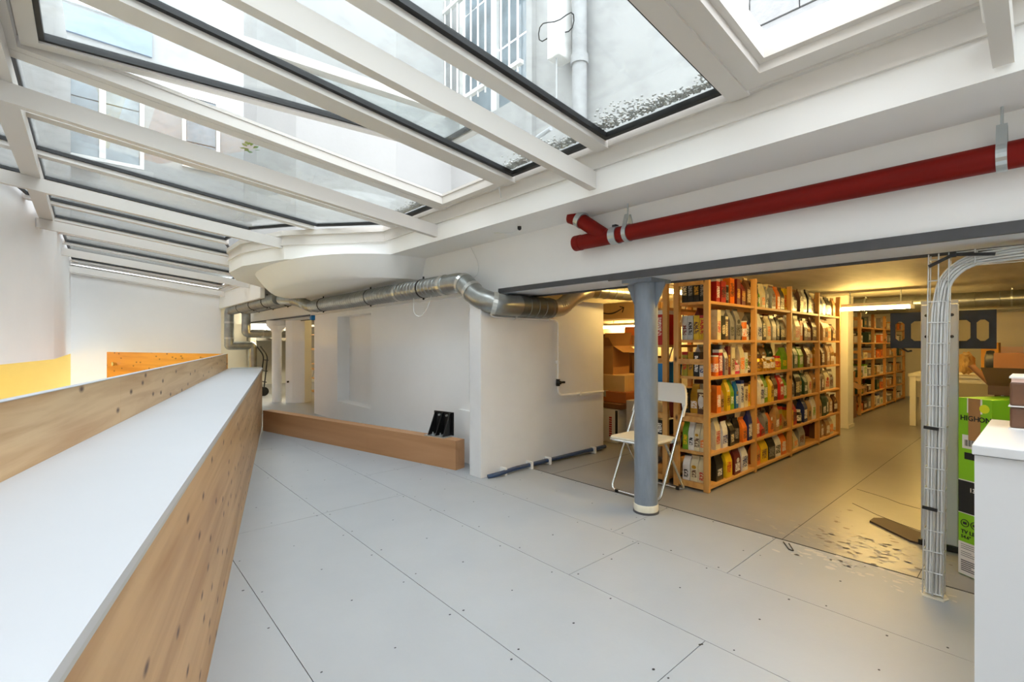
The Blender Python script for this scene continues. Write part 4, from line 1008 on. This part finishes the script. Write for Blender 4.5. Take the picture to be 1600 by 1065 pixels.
for x in (8.9, 9.66):
    for y in (1.275, -.22): MB().box(x, x + .07, y, y + .07, 0, .715).build('leg', M_cream, wt)
MB().box(8.91, 8.94, -.15, 1.275, .65, .715).build('apron', M_cream, wt)
cbox('amber_lit_board', 9.1, 9.5, .45, .62, .75, .45, mat('amber_lit_tone', (.86, .60, .20), .6), 'tall board on the white table with warm light in its amber colour', tape=False)  # stands for a warm-lit board, the light put into its amber colour
crumple('amber_sack', (9.25, .78, .75), (.14, .10, .16), mat('amber_sack', (.80, .66, .42), .7), 'slumped amber sack on the white table', 'sack', 9)
sw = thing('storage_panel_wall', (9.95, -1, 0), 'cream partition with wooden rails at the right end of the storage', 'partition')
MB().box(10.2, 10.3, -3, .55, .62, 1.86).build('upper_panel', M_cream, sw); MB().box(10.15, 10.2, -3, .55, 1.18, 1.2).build('joint_rail', M_cream, sw)
MB().box(10.12, 10.2, -3, .55, .80, .88).build('wood_rail', M_rackx, sw); MB().box(10.12, 10.2, -3, .55, .42, .50).build('wood_rail', M_rackx, sw)
MB().box(10.2, 10.3, -3, .55, 0, .62).build('lower_panel', M_card3, sw); MB().box(10.17, 10.2, .12, .42, .9, 1.1).build('switch_plate', M_cream, sw)
MB().box(10.165, 10.17, .25, .52, .98, 1.14).build('paper_sheet', M_pinkpaper, label='pinkish paper sheet hanging under the right end of the black mount', cat='paper')

# ---- TV stand panel with black mount plate
tv = thing('screen_stand', (3.74, .43, 0), 'tall grey screen stand panel with black slotted mount behind the cable tray', 'stand')
pp = [(3.72, .347), (3.745, .347), (3.745, .507), (3.72, .507)]
MB().box(3.715, 3.745, .345, .510, .03, 1.425).build('panel', M_panel, tv, bevel=.006); MB().box(3.712, 3.716, .345, .510, 1.425, 1.446).build('panel_lip', M_panel, tv)
MB().box(3.70, 3.80, .33, .52, .0, .03).build('foot_plate', M_black, tv)
for y in (.372, .484):
    for z in (1.36, 1.235): MB().tube([(3.711, y, z), (3.717, y, z)], .009, 10).build('bolt', M_black, tv)
mp_ = MB(); y0, y1, z0, z1 = .195, .665, 1.165, 1.385; xs = (3.775, 3.783)
slots = [(.225, .275), (.300, .365), (.48, .565), (.595, .640)]
mp_.box(*xs, y0, y1, z0, z0 + .045); mp_.box(*xs, y0, y1, z1 - .055, z1)
yy = y0
for a, b in slots + [(y1, y1)]:
    mp_.box(*xs, yy, a, z0 + .045, z1 - .055); yy = b
for a, b in slots:                                # chamfered slot corners
    for (cy_, s) in ((a, 1), (b, -1)):
        for (cz_, u) in ((z0 + .045, 1), (z1 - .055, -1)):
            k = .016; mp_.add([(xs[0], cy_, cz_), (xs[0], cy_ + s * k, cz_), (xs[0], cy_, cz_ + u * k), (xs[1], cy_, cz_), (xs[1], cy_ + s * k, cz_), (xs[1], cy_, cz_ + u * k)], [(0, 1, 2), (5, 4, 3), (0, 3, 4, 1), (1, 4, 5, 2), (2, 5, 3, 0)])
mp_.build('mount_plate', M_black, tv)
MB().box(3.745, 3.775, .37, .48, 1.2, 1.35).build('mount_block', M_black, tv)
MB().tube([(3.78, .61, 1.165), (3.78, .58, 1.145), (3.78, .56, 1.15)], .006, 6).build('pull_cord', M_black, tv)

# ---- wire cable tray with its bundle
tr = thing('cable_tray', (3.0, .36, 0), 'vertical wire basket tray turning under the lintel', 'cable tray')
def tx(z): return .365 - .022 * z / 1.6           # leans a little
tw_, td_ = .036, .032
for sx, sy in ((-1, -1), (-1, 1), (1, -1), (1, 1), (-1, 0)):
    MB().tube([(3.0 + sx * td_, tx(0) + sy * tw_, .01), (3.0 + sx * td_, tx(1.6) + sy * tw_, 1.615)], .0028, 6).build('long_wire', M_wire, tr)
for i in range(17):
    z = .02 + i * .098
    pts = [(3.0 + td_, tx(z) + tw_, z), (3.0 - td_, tx(z) + tw_, z), (3.0 - td_, tx(z) - tw_, z), (3.0 + td_, tx(z) - tw_, z)]
    MB().tube(pts, .0028, 6).build('cross_wire', M_wire, tr)
for yy, zz in ((.29, 1.61), (.29, 1.555)):
    for x in (2.955, 3.045): MB().tube([(x, yy, zz), (x, -3, zz)], .0028, 6).build('long_wire', M_wire, tr)
for i in range(16):
    y = .22 - i * .16; MB().tube([(2.955, y, 1.62), (2.955, y, 1.555), (3.045, y, 1.555), (3.045, y, 1.62)], .0028, 6).build('cross_wire', M_wire, tr)
cr_ = random.Random(11); hx = []
for i in range(-4, 5):
    for j in range(-4, 5):
        ox, oy = (i + .5 * (j % 2)) * .0128, j * .0118
        if (ox / .028) ** 2 + (oy / .031) ** 2 < 1: hx.append((ox, oy))
wob = [(cr_.uniform(-.004, .004), cr_.uniform(-.003, .003)) for _ in range(8)]
for ox, oy in hx:
    j = lambda: cr_.uniform(-.0012, .0012)
    p = [(3.0 + ox + wob[k][0] + j(), tx(z) + oy + wob[k][1] + j(), z) for k, z in enumerate((.012, .3, .62, .9, 1.15, 1.36))]
    p += [(3.0 + ox, .325 + oy * .8, 1.50 + oy * .5), (3.0 + ox, .25 + oy * .3, 1.575 + oy * .9), (3.0 + ox, .05, 1.59 + oy), (3.0 + ox, -1.0, 1.59 + oy), (3.0 + ox, -2.99, 1.59 + oy)]
    MB().tube(fillet(p, .1, 4), .0052, 7).build('white_cable', M_cable, label='thin white data cable in the bundle filling the wire tray', cat='cable', group='cables in the wire tray', smooth=True)
for z in (.42, .80): MB().hexa((2.962, tx(z) + .042, z), (2.962, tx(z) - .012, z - .004), .008, .014).build('cable_tie', M_black, tr)
zt = thing('long_cable_tie', (2.95, .25, 1.55), 'long black cable tie sticking out at the tray bend', 'cable tie')
MB().hexa((2.94, .375, 1.555), (2.94, .29, 1.600), .006, .014).build('tail', M_black, zt); MB().hexa((2.94, .29, 1.600), (2.93, .155, 1.583), .006, .014).build('strap', M_black, zt)
MB().box(2.93, 2.95, .28, .302, 1.588, 1.612).build('head', M_black, zt)
MB().prism([(2.955, .325), (3.0, .31), (3.045, .33), (3.05, .395), (3.0, .415), (2.955, .40)], 0, .004).build('screed_patch', M_seat, label='rough pale mortar patch at the foot of the cable tray', cat='patch')

# ---- dark blade shaped offcut on the floor, thin metal clip
MB().prism([(3.915, .80), (4.0, .795), (4.05, .745), (3.93, .56), (3.86, .44), (3.70, .44), (3.71, .56)], -.004, .008).build('rubber_offcut', mat('dark_rubber', (.26, .20, .16), .6), label='dark pointed offcut lying on the storage floor', cat='offcut')
MB().tube(fillet([(3.12, 1.06, .004), (3.03, 1.0, .004), (3.03, .975, .004), (3.12, 1.03, .004)], .01, 3), .003, 6).build('metal_clip', M_black, label='small bent metal clip on the threshold', cat='clip')

# ---- green television carton behind the cabinet
q0, q1 = Vector((3.40, .315, 0)), Vector((3.33, .2, 0)); e = (q1 - q0).normalized(); nrm = Vector((e.y, -e.x, 0))   # face runs left to right, nrm towards the room
if nrm.x > 0: nrm = -nrm
back = -nrm; wd = .15; ln = 1.25
def bq(m, s0, s1, t0, t1, z0, z1):
    P = [q0 + e * s0 + back * t0, q0 + e * s1 + back * t0, q0 + e * s1 + back * t1, q0 + e * s0 + back * t1]
    return m.prism([(p.x, p.y) for p in P], z0, z1)
tvb = thing('television_carton', (3.7, 0.0, 0), 'lime green and black television carton standing behind the white cabinet', 'box')
bq(MB(), 0, wd, 0, ln, 0, .915).build('carton_body', M_lime, tvb)
bq(MB(), -.0005, wd, -.001, .0, .32, .49).build('black_band', M_black, tvb)
bq(MB(), -.0005, wd, -.001, .0, .002, .17).build('white_band', M_paper, tvb)
pl_ = MB()
for i, zz in enumerate((.156, .146, .136, .118, .108, .098, .072, .062, .052, .042, .032, .022)): bq(pl_, .012, (.13, .14, .10, .06, .08, .13)[i % 6], -.0018, -.0008, zz, zz + (.0022 if i < 6 else .0045))
pl_.build('print_lines', M_dgrey, tvb)
bq(MB(), -.0005, wd, -.0012, .0, .487, .492).build('white_line', M_paper, tvb); bq(MB(), -.0005, wd, -.0012, .0, .318, .322).build('white_line', M_paper, tvb)
bq(MB(), .046, .100, -.0015, .0, .70, .915).build('tape', M_card, tvb)
bq(MB(), .040, .108, -.001, .0, .84, .915).build('tape_wrap', M_paper, tvb)
bq(MB(), .018, .09, -.0012, .0, .655, .725).build('barcode_label', M_paper, tvb)
bc_ = MB()
for i in range(11): bq(bc_, .030 + i * .0048, .030 + i * .0048 + (.0016, .003, .0022)[i % 3], -.0019, -.001, .668, .700)
bc_.build('barcode', M_black, tvb)
bq(MB(), .028, .12, -.0012, .0, .60, .635).build('hand_hole', M_black, tvb)
F0 = lambda s, z: face_frame(q0 + e * s + nrm * .0012 + Vector((0, 0, z)), e, (0, 0, 1))
text_mesh('lettering', 'HIGH', .036, M_black, tvb, F0(.008, .80)); text_mesh('lettering', 'ONE', .036, M_black, tvb, F0(.092, .80))
text_mesh('lettering', '138 cm', .03, M_paper, tvb, F0(.05, .435)); text_mesh('lettering', '54.6"', .03, M_paper, tvb, F0(.075, .405))
text_mesh('lettering', 'TV LED', .026, M_black, tvb, F0(.012, .215)); text_mesh('lettering', '54.6"', .022, M_black, tvb, F0(.012, .19))
for s in (.03, .075):
    c = MB(); ctr = q0 + e * s + nrm * .001 + Vector((0, 0, .268)); rr = .018
    ps = [ctr + e * (rr * math.cos(a)) + Vector((0, 0, rr * math.sin(a))) for a in [i * math.pi / 8 for i in range(17)]]
    c.tube(ps, .0018, 5); c.hexa(ctr - e * .008, ctr + e * .008, .003, .012); c.build('pictogram', M_black, tvb)
st = MB(); ctr = q0 + e * .118 + nrm * .001 + Vector((0, 0, .868)); st.tube([ctr, ctr + nrm * .0008], .022, 18); st.build('round_sticker', mat('yellow_sticker', (.88, .90, .12), .5), tvb)
cbox('torn_carton', 3.62, 3.98, -.15, .22, .92, .05, M_card3, 'torn open flat carton lying on the television carton', flaps=True)
dl = thing('desk_lamp', (4.9, .27, 0), 'small black oval desk lamp on a thin bent stem above the torn carton', 'lamp')
MB().lathe([(.07, 0), (.07, .02), (.02, .03)], (4.9, .22, .74), 16).build('base', M_black, dl, smooth=True)
MB().tube(fillet([(4.9, .22, .76), (4.9, .23, .92), (4.9, .28, 1.02)], .08), .008, 8).build('stem', M_galvd, dl, smooth=True)
hd = MB(); hd.loft([[(4.9 + .055 * s * math.cos(a) , .285 + o_, 1.05 + .095 * s * math.sin(a)) for a in [i * math.pi / 9 for i in range(18)]] for s, o_ in ((.5, -.035), (.95, -.02), (1, 0), (.95, .02), (.5, .03))])
hd.build('head', M_black, dl, smooth=True)
tk = cbox('stock_bench', 4.6, 5.3, -.9, .40, 0, .74, M_card3, 'brown stock bench behind the television carton carrying the small lamp', tape=False, cat='bench')

# ---- white cabinet at the right edge with wrapped paper
cb_ = thing('white_cabinet', (2.3, -.5, 0), 'white cabinet in the right foreground with wrapped paper on top', 'cabinet')
MB().box(1.957, 2.64, -1.4, .147, 0, .868).build('body', M_cab, cb_); MB().box(1.945, 2.65, -1.42, .152, .871, .90).build('top_board', M_cab, cb_, bevel=.003)
MB().box(1.96, 2.635, -1.4, .145, .868, .871).build('shadow_gap', M_dgrey, cb_)
for i, (z, h, lb) in enumerate(((.90, .075, 'lower brown wrapped paper ream on the white cabinet'), (.977, .085, 'upper torn brown ream with pink paper showing on the white cabinet'))):
    t = thing('paper_ream', (2.6, -.1, z), lb, 'paper ream', 'paper reams on the cabinet')
    MB().box(2.40, 2.64, -.26, .092, z + .004, z + h).build('wrapper', M_brownwrap, t, bevel=.006); MB().box(2.395, 2.64, -.262, .095, z, z + .004).build('bottom_sheet', M_paper, t)
    if i: MB().box(2.402, 2.638, -.255, .088, z + h, z + h + .014).build('pink_sheets', M_pinkpaper, t); MB().box(2.398, 2.64, -.26, .093, z + h + .014, z + h + .02).build('cover_sheet', M_paper, t)

# ---- far room behind the lintel: pillars, hand truck, machine wall
fp = thing('round_pillar', (2.82, 10.37, 0), 'slim white round pillar with flared head in the far opening', 'pillar')
MB().lathe([(.09, 0), (.09, 1.40), (.11, 1.46), (.19, 1.54), (.19, 1.64)], (2.85, 10.40, 0), 24).build('shaft', M_wall, fp, smooth=True)
op = thing('octagonal_pillar', (3.07, 10.0, 0), 'broad white angular pillar beside the slim round one', 'pillar')
MB().prism([(2.94, 10.13), (3.03, 10.02), (3.22, 9.86), (3.4, 10.0), (3.4, 10.3), (3.1, 10.4)], 0, 1.66).build('shaft', M_wall, op)
MB().tube([(2.97, 10.07, .42), (2.955, 10.05, .42)], .02, 8).build('socket', M_black, op)
ht = thing('hand_truck', (3.05, 11.9, 0), 'black hand truck leaning in the far room behind the counter end', 'hand truck')
for s in (-.16, .16):
    MB().tube(fillet([(2.95, 11.95 + s, .05), (3.05, 12.0 + s, .9), (2.9, 12.0 + s, 1.12)], .1), .014, 8).build('rail', M_black, ht, smooth=True)
    MB().tube([(2.95, 11.95 + s * 1.2 - .02, .1), (2.95, 11.95 + s * 1.2 + .02, .1)], .1, 16).build('wheel', M_black, ht)
for z in (.3, .55, .8): MB().hexa((2.985 + z * .08, 11.8, z), (2.985 + z * .08, 12.14, z), .02, .02).build('crossbar', M_black, ht)
MB().box(2.75, 2.95, 11.75, 12.15, .0, .015).build('toe_plate', M_black, ht)
MB().box(2.95, 3.08, 12.95, 13.1, 0, 1.7).build('white_post', M_cream, label='narrow white post at the back of the far room', cat='post')
vb = thing('ventilation_unit', (3.6, 14.2, 1.2), 'grey ventilation box high on the far room wall', 'ventilation unit')
MB().box(3.2, 4.3, 13.6, 15.0, 1.25, 1.86).build('case', M_galv, vb); MB().tube([(3.6, 13.6, 1.45), (3.6, 13.4, 1.45)], .16, 18).build('spigot', M_galvd, vb, smooth=True)
vd = MB().tube([(3.62, 11.6, .95), (3.62, 11.6, 1.86)], .075, 16); vd.build('vertical_duct', M_galv, label='upright duct between the two white pillars', cat='duct', smooth=True)
rack('far_room_rack', [4.0, 4.5], 11.3, 12.0, 1.7, [1.4, 1.05, .7, .35, .05], 'amber lit pine rack glimpsed beside the octagonal pillar')
for si, z in enumerate((1.05, .7, .35)):
    item('carton', ('brown', 'white', 'kraft')[si], (4.25, 11.42, z), .3, .2, .16, 0, '%s carton on the rack glimpsed past the octagonal pillar' % ('brown', 'white', 'kraft')[si], 'cartons in the far room')
